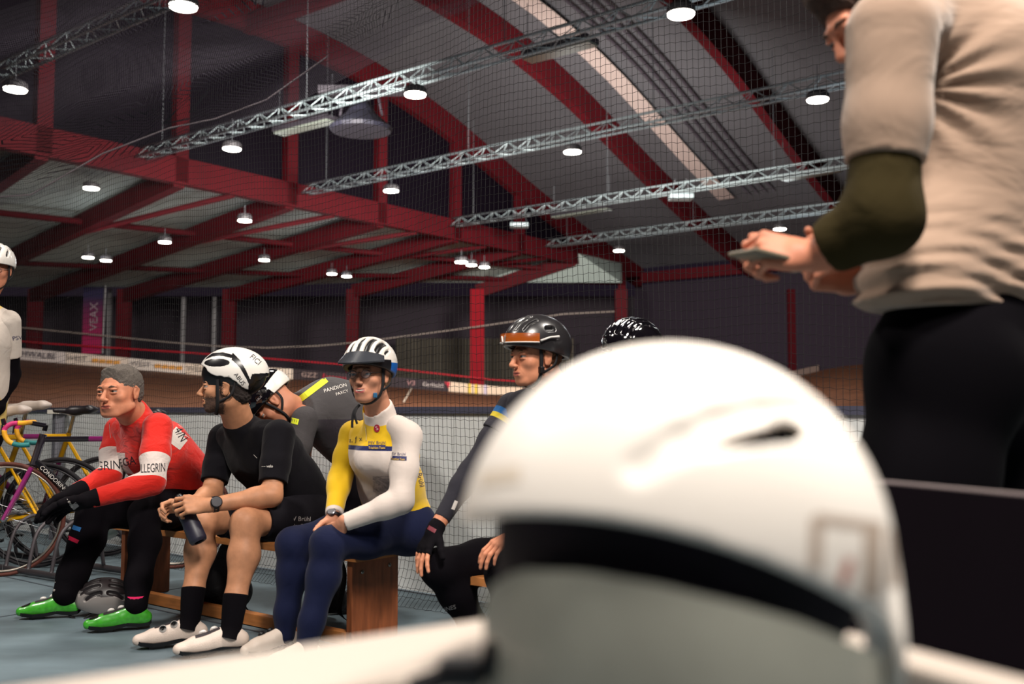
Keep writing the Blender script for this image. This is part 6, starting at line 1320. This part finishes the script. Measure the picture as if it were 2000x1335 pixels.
for (x, y, w_, h_) in ((213, -30, 22, 110), (280, 18, 130, 16), (318, -45, 40, 120), (366, -40, 26, 100)): fpatch(x, y, w_, h_, -5, E2, 'emblem_bar')
fpatch(266, -62, 16, 45, -20, M('emblem_red', (176, 110, 96)), 'emblem_mark'); fpatch(-330, 90, 90, 30, 5, M('faint_print', (216, 202, 186)), 'faint_print')
# slot floor
h = [fb.ray_cast(Vector(fq(x, y, -700)), Vector(-outv), 2) for x, y in ((105, 118), (240, 172))]
# dark liner and brow pads behind the visor
S = Sol(); S.ell(fq(-20, -50, 60), np.array([355, 280, 300]) * K, Rt, .01); S.ell(fq(-20, -70, 70), np.array([320, 260, 260]) * K, Rt, .003, True); S.cut(-upv, fq(0, -290, 0)); S.cut(upv, fq(0, 200, 0)); v2 = S.mesh(.004); link('liner', v2[0], v2[1], M('liner_dark', (26, 18, 30), rough=.8, var=(20, .5)), sh)
# visor lens
tx = [-380, -374, -290, -164, -41, 89, 187, 338, 356]; ty = [-140, -118, -74, -72, -88, -116, -142, -205, -240]; mb = MB(); fr, bk = [], []
for x in np.linspace(-380, 356, 30):
    t0 = float(np.interp(x, tx, ty)); zf = lambda y, e: 40 + e - 350 * math.sqrt(max(0, 1 - ((x + 12) / 380) ** 2)) * (1 - .10 * ((y + 200) / 300) ** 2)
    ys_ = np.linspace(t0, -430, 12); fr.append([fq(x, y, zf(y, 0)) for y in ys_]); bk.append([fq(x, y, zf(y, 7)) for y in ys_])
mb.sheet(fr); mb.sheet(bk[::-1]); mb.sheet([[a_[0], b_[0]] for a_, b_ in zip(fr, bk)])
mb.link('visor', M('visor_grey', (148, 148, 138), rough=.4, spec=.5, coat=.2, var=(10, .15)), r, True)
# buckle on the rail
mb = MB(); p = RP(905, 1300, zr) ; p = P(900, 1312, .66); mb.box(p, (.030, .02, .018), bev=.004); b_ = mb.link('strap_buckle', BLACKP, r); mb = MB(); p2 = P(972, 1278, .66); mb.lathe(p2 - Z_ * .01, [(.008, 0), (.011, .006), (.010, .016), (.004, .02)], n=14); mb.link('strap_slider', BLACKP, r, True)
band(r, 'chin_strap', [P(800, 1345, .66), P(880, 1318, .66), P(960, 1300, .67), P(1050, 1240, .69), P(1090, 1150, .72)], .014, STRAP, lambda q_: outv)
# dark panel with a pale top edge
a, b = P(1640, 935, 1.42), P(2150, 982, 1.16)
mb = MB(); za, zb = a[2], b[2]
for (p, q) in ((a, b),):
    dn = nv(np.cross(q - p, Z_)) * .012
    vs = [p + dn, q + dn, q - dn, p - dn]; lo = [np.array([x[0], x[1], 0.02]) for x in vs]; mb.add(vs + lo, [(0, 1, 2, 3), (7, 6, 5, 4), (0, 4, 5, 1), (1, 5, 6, 2), (2, 6, 7, 3), (3, 7, 4, 0)])
r = thing('dark_barrier', 'dark panel with a thin pale top edge, in front of the standing man', 'barrier', (a[0], a[1], 0.02))
mb.link('panel', M('panel_plum', (17, 9, 16), rough=.9, spec=.1), r); mb = MB(); mb.tube([a, b], .0042, 6); mb.link('edge_trim', M('trim_pale', (122, 108, 108), rough=.6), r, True)
